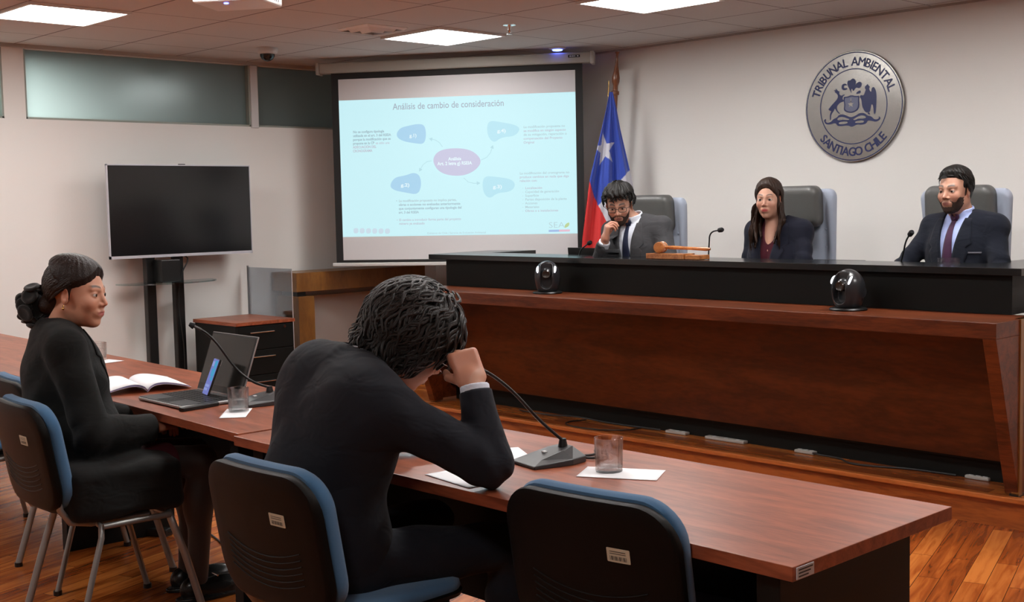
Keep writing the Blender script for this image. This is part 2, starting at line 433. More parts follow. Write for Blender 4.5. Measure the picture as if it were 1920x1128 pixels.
for i, (x, y, l) in enumerate((
        (6 * TILE + T2, 3 * TILE + T2, 'ceiling light panel above the right end of the bench'),
        (9 * TILE + T2, 3 * TILE + T2, 'ceiling light panel right of the bench'),
        (2 * TILE + T2, -TILE + T2, 'ceiling light panel above the left table'),
        (5 * TILE + T2, -TILE + T2, 'ceiling light panel above the right table'),
        (8 * TILE + T2, -TILE + T2, 'ceiling light panel right of the right table'),
        (-TILE + T2, -5 * TILE + T2, 'ceiling light panel behind the left table'),
        (3 * TILE + T2, -6 * TILE + T2, 'ceiling light panel behind the seated woman'),
        (9 * TILE + T2, -6 * TILE + T2, 'ceiling light panel above the camera side'))):
    panel_light(x, y, l)

M['ventwhite'] = mat('vent_white', (0.88, 0.88, 0.88), 0.4)
t = thing('ceiling_vent', 'square white air vent with stepped louvres in the ceiling beside the light panel', 'vent', (0.285, 1.54, ZC))
for i, (a, z) in enumerate(((0.165, 0.012), (0.115, 0.022), (0.065, 0.030))):
    f = MB()
    for k in range(4):
        R = rotz(k * PI / 2)
        pts = [(-a, -a, 0), (a, -a, 0), (a - 0.018, -a + 0.018, -z), (-a + 0.018, -a + 0.018, -z)]
        pts2 = [(p[0], p[1], p[2] + 0.004) for p in pts]
        f.hexa([R @ np.array(p) + (0, 0, -0.004) for p in pts], [R @ np.array(p) + (0, 0, -0.004) for p in pts2])
    f.build('louvre', M['ventwhite'], t)
MB().box((-0.15, -0.15, -0.006), (0.15, 0.15, -0.001)).build('duct_back', mat('duct_dark', (0.10, 0.09, 0.08), 0.8), t)
t = thing('dome_camera', 'small white dome security camera on the ceiling near the corner', 'security camera', (-0.93, 1.52, ZC))
MB().lathe([(0.075, 0), (0.078, -0.015), (0.072, -0.035), (0.055, -0.045)], n=28).build('housing', M['white'], t, smooth=True)
MB().lathe([(0.054, -0.043), (0.052, -0.060), (0.040, -0.080), (0.022, -0.092), (0.004, -0.097)], n=24).build('dome', mat('dome_glass', (0.01, 0.01, 0.01), 0.08), t, smooth=True)
t = thing('sprinkler', 'small metal fire sprinkler hanging from the ceiling right of the light panel', 'sprinkler', (0.945, 2.15, ZC))
MB().lathe([(0.045, 0), (0.044, -0.006), (0.016, -0.012), (0.010, -0.035), (0.014, -0.042), (0.005, -0.06)], n=20).build('escutcheon', M['chrome'], t, smooth=True)
MB().lathe([(0.018, -0.060), (0.018, -0.063)], n=16).build('deflector', M['chrome'], t)
t = thing('ceiling_sensor', 'round ceiling device glowing blue above the end of the screen housing', 'sensor', (0.32, 3.25, ZC))
MB().lathe([(0.065, 0), (0.063, -0.010), (0.045, -0.016)], n=24).build('disc', M['white'], t, smooth=True)
MB().lathe([(0.040, -0.015), (0.036, -0.024), (0.015, -0.028)], n=20).build('light_ring', M['bluelight'], t, smooth=True)

# projector
t = thing('projector', 'white ceiling mounted projector cut by the top edge of the photo', 'projector', (1.475, -0.20, ZC - 0.1), math.radians(34))
MB().box((-0.175, -0.14, -0.075), (0.175, 0.14, 0.045)).build('body', M['white_bright'], t, bevel=0.015, seg=3)
MB().cyl((0, 0, 0.04), (0, 0, 0.10), 0.03).build('mount', M['white'], t)
MB().cyl((-0.06, 0.135, -0.01), (-0.06, 0.165, -0.01), 0.035).build('lens', M['plastic'], t)
gr = MB()
for k in range(9): gr.box((0.172, -0.11 + k * 0.023, -0.055), (0.177, -0.10 + k * 0.023, 0.02))
for k in range(4): gr.box((-0.12 + k * 0.05, -0.142, -0.05), (-0.09 + k * 0.05, -0.138, -0.03))
gr.build('vent_grille', mat('grille_grey', (0.2, 0.2, 0.22), 0.5), t)
MB().lathe([(0.012, -0.075), (0.011, -0.079), (0.002, -0.08)], (-0.02, -0.09, 0), n=12).build('indicator_light', M['bluelight'], t)
# ------------------------------------------------------------------ implicit-surface modelling (numpy surface nets)
def smin(a, b, k):
    h = np.maximum(k - np.abs(a - b), 0.0) / k
    return np.minimum(a, b) - h * h * k * 0.25
def smax(a, b, k): return -smin(-a, -b, k)
def ell(P, c, r, R=None):
    q = P - np.asarray(c, np.float32)
    if R is not None: q = q @ np.asarray(R, np.float32)
    r = np.asarray(r, np.float32)
    k0 = np.sqrt(((q / r) ** 2).sum(1)); k1 = np.sqrt(((q / (r * r)) ** 2).sum(1))
    return k0 * (k0 - 1.0) / np.maximum(k1, 1e-6)
def cap(P, a, b, ra, rb=None):
    rb = ra if rb is None else rb
    a = np.asarray(a, np.float32); b = np.asarray(b, np.float32); ab = b - a
    t = np.clip(((P - a) @ ab) / max(float(ab @ ab), 1e-9), 0, 1)
    q = P - a - t[:, None] * ab
    return np.sqrt((q * q).sum(1)) - (ra + (rb - ra) * t)
def capf(P, a, b, ra, rb, wide, flat):
    """tapered capsule with an elliptic section: squashed by `flat` along axis `wide`'s normal"""
    a = np.asarray(a, np.float32); b = np.asarray(b, np.float32); ab = b - a
    n = np.asarray(wide, np.float32); n = n / np.linalg.norm(n)
    q = P - a; t = np.clip((q @ ab) / max(float(ab @ ab), 1e-9), 0, 1)
    q = q - t[:, None] * ab
    h = q @ n
    q = q + np.outer(h * (1.0 / flat - 1.0), n).astype(np.float32)
    return (np.sqrt((q * q).sum(1)) - (ra + (rb - ra) * t)) * min(1.0, flat * 1.0 + 0.0) if flat < 1 else np.sqrt((q * q).sum(1)) - (ra + (rb - ra) * t)
def rbox(P, c, h, r, R=None):
    q = P - np.asarray(c, np.float32)
    if R is not None: q = q @ np.asarray(R, np.float32)
    q = np.abs(q) - (np.asarray(h, np.float32) - r)
    return np.sqrt((np.maximum(q, 0) ** 2).sum(1)) + np.minimum(q.max(1), 0) - r
def surface_nets(f, lo, hi, h, margin=1.8):
    lo = np.array(lo, np.float32); n = (np.ceil((np.array(hi) - lo) / h / 4).astype(int) + 1)
    bs = [np.arange(k) for k in n]
    g = np.stack(np.meshgrid(*bs, indexing='ij'), -1).reshape(-1, 3)
    cen = lo + (g * 4 + 1.5) * h
    d = f(cen.astype(np.float32))
    full = np.repeat(np.repeat(np.repeat(np.where(d > 0, 1, -1).astype(np.float32).reshape(n), 4, 0), 4, 1), 4, 2)
    act = g[np.abs(d) < 4 * h * margin]
    off = np.stack(np.meshgrid(range(4), range(4), range(4), indexing='ij'), -1).reshape(-1, 3)
    for s in range(0, len(act), 12000):
        idx = (act[s:s + 12000, None, :] * 4 + off[None]).reshape(-1, 3)
        full[idx[:, 0], idx[:, 1], idx[:, 2]] = f((lo + idx * h).astype(np.float32))
    S = full < 0
    c = S[:-1, :-1, :-1].astype(np.int8)
    tot = np.zeros_like(c)
    for dx in (0, 1):
        for dy in (0, 1):
            for dz in (0, 1):
                tot += S[dx:S.shape[0] - 1 + dx, dy:S.shape[1] - 1 + dy, dz:S.shape[2] - 1 + dz]
    cells = np.argwhere((tot > 0) & (tot < 8))
    num = -np.ones(tot.shape, np.int32); num[cells[:, 0], cells[:, 1], cells[:, 2]] = np.arange(len(cells))
    acc = np.zeros((len(cells), 3)); cnt = np.zeros(len(cells))
    corners = [(0, 0, 0), (1, 0, 0), (0, 1, 0), (1, 1, 0), (0, 0, 1), (1, 0, 1), (0, 1, 1), (1, 1, 1)]
    val = [full[cells[:, 0] + a, cells[:, 1] + b, cells[:, 2] + e] for a, b, e in corners]
    for i in range(8):
        for j in range(i + 1, 8):
            if sum(abs(corners[i][k] - corners[j][k]) for k in range(3)) != 1: continue
            m = (val[i] < 0) != (val[j] < 0)
            t = val[i] / (val[i] - val[j] + 1e-20)
            p = np.array(corners[i])[None] + t[:, None] * (np.array(corners[j]) - np.array(corners[i]))[None]
            acc[m] += p[m]; cnt[m] += 1
    V = lo + (cells + acc / cnt[:, None]) * h
    F = []
    for ax in range(3):
        sl0 = [slice(None)] * 3; sl1 = [slice(None)] * 3; sl0[ax] = slice(0, -1); sl1[ax] = slice(1, None)
        ch = S[tuple(sl0)] != S[tuple(sl1)]
        e = np.argwhere(ch); u, w = (ax + 1) % 3, (ax + 2) % 3
        ok = (e[:, u] > 0) & (e[:, w] > 0) & (e[:, u] < num.shape[u]) & (e[:, w] < num.shape[w]) & (e[:, ax] < num.shape[ax]); e = e[ok]
        def at(du, dw):
            q = e.copy(); q[:, u] -= du; q[:, w] -= dw; return num[q[:, 0], q[:, 1], q[:, 2]]
        quad = np.stack([at(0, 0), at(1, 0), at(1, 1), at(0, 1)], 1)
        flip = S[e[:, 0], e[:, 1], e[:, 2]]
        quad[~flip] = quad[~flip][:, ::-1]
        F.append(quad[(quad >= 0).all(1)])
    F = np.concatenate(F)[:, ::-1]
    return V, F
def sdf_mesh(name, f, lo, hi, h, m, parent=None, color=None, world=False, smooth_iter=2, margin=1.8, off=None):
    V, F = surface_nets(f, lo, hi, h, margin)
    # a couple of Laplacian passes to take the grid out
    for _ in range(smooth_iter):
        acc = np.zeros_like(V); cnt = np.zeros(len(V))
        for a in range(4):
            b = (a + 1) % 4
            np.add.at(acc, F[:, a], V[F[:, b]]); np.add.at(acc, F[:, b], V[F[:, a]])
            cnt += np.bincount(F[:, a], minlength=len(V)) + np.bincount(F[:, b], minlength=len(V))
        V = 0.5 * V + 0.5 * acc / np.maximum(cnt, 1)[:, None]
    me = bpy.data.meshes.new(name)
    Vo = V
    if world and parent is not None:
        q = parent; o_ = np.zeros(3)
        while q is not None: o_ = o_ + np.array(q.location); q = q.parent
        Vo = V - o_
    me.vertices.add(len(Vo)); me.vertices.foreach_set('co', Vo.astype(np.float32).ravel())
    me.loops.add(len(F) * 4); me.loops.foreach_set('vertex_index', F.astype(np.int32).ravel())
    me.polygons.add(len(F)); me.polygons.foreach_set('loop_start', np.arange(0, len(F) * 4, 4, dtype=np.int32))
    me.update(calc_edges=True)
    me.polygons.foreach_set('use_smooth', np.ones(len(F), bool))
    me.update()
    if color is not None:
        ca = me.color_attributes.new('tint', 'FLOAT_COLOR', 'POINT')
        cc = np.ones((len(V), 4), np.float32); cc[:, :3] = color(V.astype(np.float32)); ca.data.foreach_set('color', cc.ravel())
    o = bpy.data.objects.new(name, me); C.objects.link(o)
    if m is not None: me.materials.append(m)
    if parent is not None: o.parent = parent
    return o
M['ptz'] = mat('camera_shell', (0.020, 0.021, 0.024), 0.28, coat=0.2)
M['lensglass'] = mat('lens_dark', (0.03, 0.024, 0.02), 0.12)
M['highlight_glow'] = mat('camera_highlight', (0.85, 0.88, 1.0), 0.3, emit=1.6)  # emission imitates the bright highlights on the camera shells
# ------------------------------------------------------------------ platform
PH = 0.147
pf = MB()
pf.box((XL, 1.94, 0), (4.95, YB, PH - 0.022))
struct(pf.build('trim_3', M['bench_dark'] if False else M['platform']))
struct(MB().box((XL, 1.955, PH - 0.022), (4.95, YB, PH)).build('trim_4', floor_mat('platform_parquet', ang=0.0, dark=0.8)))
struct(MB().box((XL, 1.915, PH - 0.024), (4.97, 1.957, PH + 0.002)).box((4.935, 1.957, PH - 0.024), (4.97, YB, PH + 0.002)).build('trim_5', M['nosing'], bevel=0.006, seg=3))

# ------------------------------------------------------------------ judges' bench (one long counter, slightly turned)
BR = math.radians(-0.9)
bench = thing('bench', 'long U-shaped mahogany and black bench of the judges on the raised platform', 'bench', (4.39, 1.72, PH), BR)
RB = rotz(-BR)
def bl(p):   # world -> bench local
    return RB @ (np.array(p, float) - np.array([4.39, 1.72, PH]))
# local coords: x from -L to 0, y from 0 back, z from 0
Lb = 4.20
zl0, zl1 = 0.885 - PH, 0.957 - PH
ld = MB().box((-Lb, 0, zl0), (0, 0.42, zl1))
ld.build('ledge', M['bench'], bench, bevel=0.003)
# slanted end leg on the right (frame and side cheek)
def legs(x0, x1):
    m = MB()
    z1 = zl0 + 0.0
    m.hexa([(x0 - 0.0, 0.235, 0.012), (x1, 0.235, 0.012), (x1, 0.31, 0.012), (x0, 0.31, 0.012)],
           [(x0, 0.0, z1), (x1, 0.0, z1), (x1, 0.31, z1), (x0, 0.31, z1)])
    return m
legs(-0.062, 0.0).build('end_leg', M['bench'], bench, bevel=0.002)
legs(-Lb, -Lb + 0.062).build('end_leg', M['bench'], bench, bevel=0.002)
MB().box((-0.04, 0.232, 0.0), (0.003, 0.33, 0.014)).build('foot_cap', M['plastic'], bench)
MB().box((-0.03, 0.232, 0.008), (0.006, 0.262, zl1)).build('edge_strip', M['honey'], bench)
# recessed front panel (tilted) and black kick
pn = MB()
pn.hexa([(-Lb + 0.062, 0.40, 0.115), (-0.062, 0.40, 0.115), (-0.062, 0.43, 0.115), (-Lb + 0.062, 0.43, 0.115)],
        [(-Lb + 0.062, 0.24, zl0), (-0.062, 0.24, zl0), (-0.062, 0.43, zl0), (-Lb + 0.062, 0.43, zl0)])
pn.build('front_panel', M['bench_dark'], bench)
MB().box((-Lb + 0.03, 0.46, 0), (-0.10, 0.49, 0.115)).box((-Lb + 0.03, 0.41, 0.105), (-0.07, 0.49, 0.115)).build('kick_board', M['black'], bench)
# side panel returning along the right side
MB().box((-0.03, 0.262, 0.02), (-0.005, 1.55, zl1)).build('side_panel', M['bench'], bench)
MB().box((-Lb + 0.005, 0.262, 0.02), (-Lb + 0.03, 0.95, zl1)).build('side_panel', M['bench'], bench)
# black upper box and counter slab
ux1 = -0.112; ux0 = -Lb + 0.03; uy = 0.395
ZS0, ZS1 = 1.142 - PH, 1.176 - PH
MB().box((ux0, uy, zl1 + 0.001), (ux1, uy + 0.03, ZS0)).box((ux1 - 0.03, uy + 0.03, zl1 + 0.001), (ux1, 1.55, ZS0)).box((ux0, uy + 0.03, zl1 + 0.001), (ux0 + 0.03, 0.95, ZS0)).build('upper_panel', M['black'], bench)
sl = MB()
outer = [(-0.05, 0.35), (-0.05, 1.6), (-0.40, 1.6), (-0.40, 0.72), (-4.05, 0.72), (-4.07, 1.18), (-4.42, 1.02), (-4.31, 0.35)]
sl.prism(outer[::-1], lambda x, y, d: (x, y, d), (ZS0, ZS1))
sl.build('counter_top', M['blacktop'], bench, bevel=0.002)
# inner working desk
MB().box((-3.95, 0.55, 0.70 - PH + 0.14), (-0.42, 1.0, 0.73 - PH + 0.14)).build('inner_desk', M['black'], bench)

M['stripgrey'] = mat('strip_grey', (0.40, 0.37, 0.34), 0.5)
# white power strips and cables lying on the platform
for i, (x0, x1, lab) in enumerate(((2.17, 2.32, 'short white power strip on the platform under the bench, left one'), (2.46, 2.73, 'long white power strip on the platform under the bench, middle one'), (3.06, 3.18, 'short white power strip on the platform, with loose cables beside it'), (4.02, 4.14, 'white power strip near the right end of the bench'))):
    t = thing('power_strip', lab, 'power strip', ((x0 + x1) / 2 + 0.02, 2.185, PH + 0.001), 0, 'power strips under the bench')
    w = (x1 - x0) / 2
    MB().box((-w, -0.022, 0), (w, 0.022, 0.016)).build('housing', M['stripgrey'], t, bevel=0.004)
    for k in range(3):
        MB().cyl((-w * 0.6 + k * w * 0.6, 0, 0.016), (-w * 0.6 + k * w * 0.6, 0, 0.0175), 0.012, n=14).build('socket', mat('socket_grey', (0.3, 0.3, 0.3), 0.5) if False else M['white'], t)
def cable(name, pts, r, lab):
    # smooth a polyline
    P = [np.array(p, float) for p in pts]
    for _ in range(3):
        Q = [P[0]]
        for a, b in zip(P[:-1], P[1:]): Q += [a * 0.75 + b * 0.25, a * 0.25 + b * 0.75]
        Q.append(P[-1]); P = Q
    return tag(MB().tube(P, r, 8).build(name, M['cable'], smooth=True), lab, 'cable')
cable('cable', [(1.55, 2.17, PH + .005), (1.50, 2.02, PH + .006), (1.62, 1.93, PH + .006), (1.85, 1.95, PH + .007), (1.98, 2.05, PH + .006), (2.0, 2.17, PH + .005)], 0.004, 'thin black cable looping over the platform edge behind the glass')
cable('cable', [(0.95, 2.17, PH + .005), (1.1, 2.08, PH + .02), (1.3, 2.15, PH + .005), (1.5, 2.12, PH + .03), (1.75, 2.17, PH + .005), (2.15, 2.17, PH + .012)], 0.005, 'tangled dark cable along the kick board left of the power strips')
cable('cable', [(3.19, 2.17, PH + .01), (3.27, 2.11, PH + .02), (3.36, 2.17, PH + .006), (3.45, 2.08, PH + .006), (3.6, 2.10, PH + .006), (3.75, 2.17, PH + .006), (4.0, 2.16, PH + .01)], 0.005, 'loose cable on the platform between the two right power strips')

# ------------------------------------------------------------------ PTZ cameras on the ledge
def rect_sdf_camera(loc, yaw, label):
    t = thing('conference_camera', label, 'camera', loc, yaw, 'black conference cameras on the bench ledge')
    t.scale = (1.13, 1.13, 1.08)
    MB().lathe([(0.080, 0), (0.083, 0.004), (0.078, 0.010), (0.05, 0.013)], n=36).build('base_plate', M['plastic'], t, smooth=True)
    H = 0.185
    def f(P):
        q = P - np.array([0, 0, 0.10]); 
        k = np.where(q[:, 2] > 0, 0.088, 0.125)
        e = np.sqrt((q[:, 0] / 0.071) ** 2 + (q[:, 1] / 0.076) ** 2 + (q[:, 2] / k) ** 2); d = (e - 1) * 0.07
        d = np.maximum(d, 0.012 - P[:, 2])
        # slot in front (-y): vertical capsule channel
        ax = np.abs(P[:, 0]); zz = np.clip(P[:, 2], 0.062, 0.150)
        ch = np.sqrt(ax ** 2 + (P[:, 2] - zz) ** 2) - 0.032
        ch = np.maximum(ch, P[:, 1] + 0.030)
        return smax(d, -ch, 0.004)
    o = sdf_mesh('housing', f, (-0.085, -0.09, 0.0), (0.085, 0.09, 0.20), 0.003, M['ptz'], t)
    MB().sphere((0, -0.028, 0.118), 0.031, 24, 16).build('camera_ball', M['ptz'], t, smooth=True)
    MB().lathe([(0.022, 0), (0.024, 0.006), (0.020, 0.010), (0.016, 0.007), (0.001, 0.006)], (0, -0.052, 0.112), n=24, axis=(0, -1, -0.05)).build('lens', M['lensglass'], t, smooth=True)
    for s in (-1, 1):
        m = MB(); pts = []
        for k in range(9):
            a = math.radians(18 + 40 * k / 8); x = s * 0.046
            rr = 0.088 * math.sqrt(max(0.0, 1 - (x / 0.071) ** 2)) 
            pts.append((x, -math.cos(a) * 0.076 * rr / 0.088 * 1.02, 0.10 + math.sin(a) * rr * 1.02))
        m.tube(pts, [0.004, 0.007, 0.0085, 0.009, 0.009, 0.009, 0.0085, 0.007, 0.003], 8, flat=0.25, up=(1, 0, 0)); m.build('highlight_strip', M['highlight_glow'], t, smooth=True)  # glowing strip painted as a highlight on the shell, not a lamp
        MB().lathe([(0.034, 0), (0.031, 0.004), (0.012, 0.006)], (s * 0.062, 0.012, 0.085), n=24, axis=(s, 0, 0)).build('side_hub', M['ptz'], t, smooth=True)
    return t
rect_sdf_camera((1.40, 1.995, 0.9585), math.radians(38), 'black domed conference camera on the bench ledge at the left, facing the room')
rect_sdf_camera((3.53, 1.955, 0.9585), math.radians(-8), 'black domed conference camera on the bench ledge at the right, seen from its side')

# ------------------------------------------------------------------ projection screen
SA = math.radians(35); P0 = np.array([-1.25, 2.22, 0.0]); SD = np.array([math.cos(SA), math.sin(SA), 0]); SN = np.array([math.sin(SA), -math.cos(SA), 0])
scr = thing('projection_screen', 'large pull-down projection screen across the corner showing a slide', 'screen', (-0.5, 2.745, 1.06))
def sp(s, z, d=0.0): return P0 + SD * s + SN * d + np.array([0, 0, z])
def sbox(s0, s1, z0, z1, d0, d1):
    return MB().hexa([sp(s0, z0, d0), sp(s1, z0, d0), sp(s1, z0, d1), sp(s0, z0, d1)], [sp(s0, z1, d0), sp(s1, z1, d0), sp(s1, z1, d1), sp(s0, z1, d1)])
sbox(-0.01, 2.125, 2.562, 2.642, -0.05, 0.045).build('housing', mat('screen_case', (0.36, 0.35, 0.31), 0.5), scr, bevel=0.012, world=True, seg=3)
for a, b in ((-0.035, -0.008), (2.120, 2.150)):
    sbox(a, b, 2.552, 2.648, -0.055, 0.05).build('end_cap', mat('screen_cap', (0.42, 0.41, 0.38), 0.45), scr, bevel=0.008, world=True)
sbox(1.955, 2.045, 2.603, 2.622, 0.045, 0.0475).build('badge', M['plastic'], scr, world=True)
bd = MB()
for a, b in ((1.965, 1.980), (1.984, 1.998), (2.002, 2.010), (2.022, 2.034)): bd.hexa([sp(a, 2.609, 0.0475), sp(b, 2.609, 0.0475), sp(b, 2.609, 0.0479), sp(a, 2.609, 0.0479)], [sp(a, 2.617, 0.0475), sp(b, 2.617, 0.0475), sp(b, 2.617, 0.0479), sp(a, 2.617, 0.0479)])
bd.build('badge_lettering', M['labelgrey'], scr, world=True)
sbox(0.075, 2.055, 1.085, 2.565, -0.003, 0.0).build('black_border', mat('screen_black', (0.010, 0.010, 0.010), 0.7), scr, world=True)
sbox(0.133, 2.000, 1.105, 2.515, 0.0002, 0.0015).build('cloth', M['screenwhite'], scr, world=True)
sbox(0.045, 2.085, 1.055, 1.083, -0.014, 0.014).build('weight_bar', mat('screen_bar', (0.55, 0.54, 0.52), 0.4), scr, bevel=0.006, world=True)
# the projected slide
def emi(name, c, s=1.0):
    m, nt, b = new_mat(name)
    b.inputs['Base Color'].default_value = (0.08, 0.08, 0.08, 1); b.inputs['Specular IOR Level'].default_value = 0
    b.inputs['Emission Color'].default_value = (*c, 1); b.inputs['Emission Strength'].default_value = s
    return m
SL0, SL1, SZ0, SZ1 = 0.133, 2.000, 1.287, 2.352
slide = sbox(SL0, SL1, SZ0, SZ1, 0.0016, 0.0022).build('slide', emi('slide_light', lin((200, 243, 250)), 0.93), scr, world=True)
# crop pixels (of a frontal view) -> slide plane
def cs(x, y):
    TLx, TLy, TRx, TRy, BLx, BLy, BRx, BRy = 90, 285, 1228, 233, 112, 942, 1238, 907
    u, v = (x - 100) / 1130.0, 0.5
    for _ in range(6):
        xl = TLx + (BLx - TLx) * v; xr = TRx + (BRx - TRx) * v; u = (x - xl) / (xr - xl)
        yt = TLy + (TRy - TLy) * u; yb = BLy + (BRy - BLy) * u; v = (y - yt) / (yb - yt)
    return SL0 + u * (SL1 - SL0), SZ1 - v * (SZ1 - SZ0)
SM = {'blobA': emi('slide_blob_blue', lin((168, 216, 244)), .88), 'blobB': emi('slide_blob_cyan', lin((183, 234, 248)), .88), 'center': emi('slide_oval_purple', lin((202, 202, 230)), .88),
      'title': emi('slide_title_ink', lin((160, 174, 192)), .88), 'dark': emi('slide_ink_dark', lin((158, 190, 202)), .88), 'red': emi('slide_ink_rose', lin((192, 196, 212)), .88),
      'faint': emi('slide_ink_faint', lin((178, 208, 216)), .88), 'whitet': emi('slide_ink_white', lin((226, 245, 252)), 0.95), 'arrow': emi('slide_arrow', lin((178, 226, 236)), .88),
      'green': emi('slide_leaf_green', lin((190, 214, 150)), .88), 'sblue': emi('slide_stripe_blue', lin((160, 190, 236)), .88), 'sred': emi('slide_stripe_rose', lin((232, 190, 210)), .88)}
def smooth_poly(pts, n=3):
    P = [np.array(p, float) for p in pts]
    for _ in range(n):
        Q = []
        for a, b in zip(P, P[1:] + P[:1]): Q += [a * .75 + b * .25, a * .25 + b * .75]
        P = Q
    return P
def sshape(name, pts, m, d=0.0028, sm=3):
    P = [cs(*p) for p in (smooth_poly(pts, sm) if sm else pts)]
    MB().prism(P, lambda x, y, dd: sp(x, y, dd), (0.0022, d)).build(name, m, slide, world=True)
sshape('blob', [(372, 448), (392, 412), (440, 400), (478, 392), (512, 395), (522, 440), (512, 488), (470, 486), (400, 474)], SM['blobA'], sm=2)
sshape('blob', [(342, 692), (365, 650), (420, 640), (462, 624), (492, 640), (498, 690), (480, 732), (420, 722), (365, 712)], SM['blobA'], sm=2)
sshape('blob', [(812, 400), (826, 372), (880, 380), (950, 392), (972, 412), (945, 446), (880, 452), (846, 480), (818, 450)], SM['blobB'], sm=2)
sshape('blob', [(790, 680), (800, 638), (850, 640), (930, 650), (950, 680), (925, 712), (860, 718), (828, 746), (800, 726)], SM['blobB'], sm=2)
sshape('oval', [(548, 570), (575, 520), (650, 504), (740, 512), (792, 562), (760, 612), (690, 642), (590, 630)], SM['center'], sm=3)
def sline(pts, w, m, name='arrow'):
    P = [np.array(sp(*cs(*p), 0.0026)) for p in pts]
    MB().tube(P, w, 6, flat=0.15, up=np.cross(SN, P[1] - P[0])).build(name, m, slide, world=True)
for pts in ([(600, 500), (585, 480), (565, 468), (540, 463)], [(548, 568), (525, 572), (505, 588), (490, 615)], [(785, 562), (812, 548), (830, 525), (840, 495)], [(702, 648), (725, 668), (750, 673), (775, 672)]):
    sline(pts, 0.0022, SM['arrow'])
    e = np.array(pts[-1], float); dd = e - np.array(pts[-2], float); dd /= np.linalg.norm(dd); nn = np.array([-dd[1], dd[0]])
    sshape('arrow_head', [tuple(e + dd * 6), tuple(e - dd * 10 + nn * 9), tuple(e - dd * 10 - nn * 9)], SM['arrow'], sm=0)
def stext(body, x, y, h, m, x1=None, bold=0.0, align='LEFT'):
    """baseline-left at crop pixel (x, y); h = letter size in m; x1 fits the right end"""
    v, f = text_mesh(body, h, bold=bold)
    if len(v) == 0: return
    s0, z0 = cs(x, y); w = v[:, 0].max()
    k = 1.0
    if x1 is not None: k = (cs(x1, y)[0] - s0) / w
    if align == 'CENTER': s0 -= w * k / 2
    MB().add([sp(s0 + p[0] * k, z0 + p[1], 0.0034) for p in v], f).build('slide_lettering', m, slide, world=True)
stext('Análisis de cambio de consideración', 358, 326, 0.070, SM['title'], 893, bold=0.0004)
for i, (a, x1, m) in enumerate((('No se configura tipología', 316, 'dark'), ('utilizada en el art. 3 del RSEIA', 350, 'dark'), ('porque la modificación que se', 348, 'dark'), ('propone en la CP', 268, 'dark'), ('ADECUACIÓN DEL', 277, 'red'), ('CRONOGRAMA', 258, 'red'))):
    stext(a, 162, 440 + i * 18.3, 0.027, SM[m], x1, bold=0.0008)
stext('es sólo una', 274, 491, 0.025, SM['red'], 342, bold=0.0003)
for i, (a, x1, m) in enumerate((('La modificación propuesta no implica partes,', 668, 'faint'), ('obras o acciones no evaluadas anteriormente', 686, 'dark'), ('que conjuntamente configuran una tipología del', 692, 'dark'), ('art. 3 del RSEIA', 486, 'dark'))):
    stext(a, 388, 768 + i * 18.6, 0.026, SM[m], x1, bold=0.0006)
stext('•', 375, 768, 0.026, SM['dark']); stext('•', 378, 861, 0.026, SM['red'])
stext('El cambio a introducir forma parte del proyecto', 390, 860, 0.026, SM['red'], 690, bold=0.0003)
stext('minero ya evaluado', 390, 878, 0.026, SM['red'], 514, bold=0.0004)
for i, (a, x1, m) in enumerate((('La modificación propuesta no', 1180, 'faint'), ('se modifica en ningún aspecto', 1184, 'red'), ('de su mitigación, reparación o', 1188, 'faint'), ('compensación del Proyecto', 1168, 'red'), ('Original', 1036, 'red'))):
    stext(a, 986, 407 + i * 18.4, 0.025, SM[m], x1, bold=0.0003)
for i, (a, x1, m) in enumerate((('La modificación del cronograma no', 1200, 'faint'), ('produce cambios en nada que diga', 1198, 'red'), ('relación con:', 1050, 'red'))):
    stext(a, 968, 628 + i * 18, 0.025, SM[m], x1, bold=0.0003)
for i, (a, x1) in enumerate((('Localización', 1073), ('Capacidad de generación', 1152), ('Superficie', 1058), ('Partes disposición de la planta', 1188), ('Acciones', 1051), ('Materiales', 1060), ('Obras o a instalaciones', 1148))):
    stext(a, 994, 698 + i * 18.2, 0.025, SM['red' if i in (0, 6) else 'faint'], x1, bold=0.0003)
    stext('-', 981, 698 + i * 18.2, 0.025, SM['faint'])
stext('g.1)', 440, 456, 0.036, SM['whitet'], 474, bold=0.001); stext('g.2)', 398, 694, 0.036, SM['whitet'], 440, bold=0.001)
stext('g.4)', 862, 429, 0.036, SM['whitet'], 902, bold=0.001); stext('g.3)', 842, 696, 0.036, SM['whitet'], 884, bold=0.001)
stext('Análisis', 628, 565, 0.034, SM['whitet'], 690, bold=0.001); stext('Art. 2 letra g) RSEIA', 576, 589, 0.036, SM['whitet'], 742, bold=0.001)
stext('Gobierno de Chile / Servicio de Evaluación Ambiental', 526, 921, 0.020, SM['faint'], 808)
stext('SEA', 1103, 882, 0.062, SM['faint'], 1178, bold=-0.001)
sshape('leaf', [(1176, 884), (1180, 864), (1200, 852), (1199, 872)], SM['green'], sm=1)
sshape('stripe', [(1104, 892), (1152, 890), (1152, 900), (1104, 902)], SM['sblue'], sm=0)
sshape('stripe', [(1152, 890), (1202, 888), (1202, 898), (1152, 900)], SM['sred'], sm=0)
icm = emi('slide_icon', lin((205, 226, 240)), .88)
for i in range(6):
    x = 165 + i * 31
    sshape('icon', [(x, 898), (x + 24, 897), (x + 24, 922), (x, 923)], icm, sm=1)

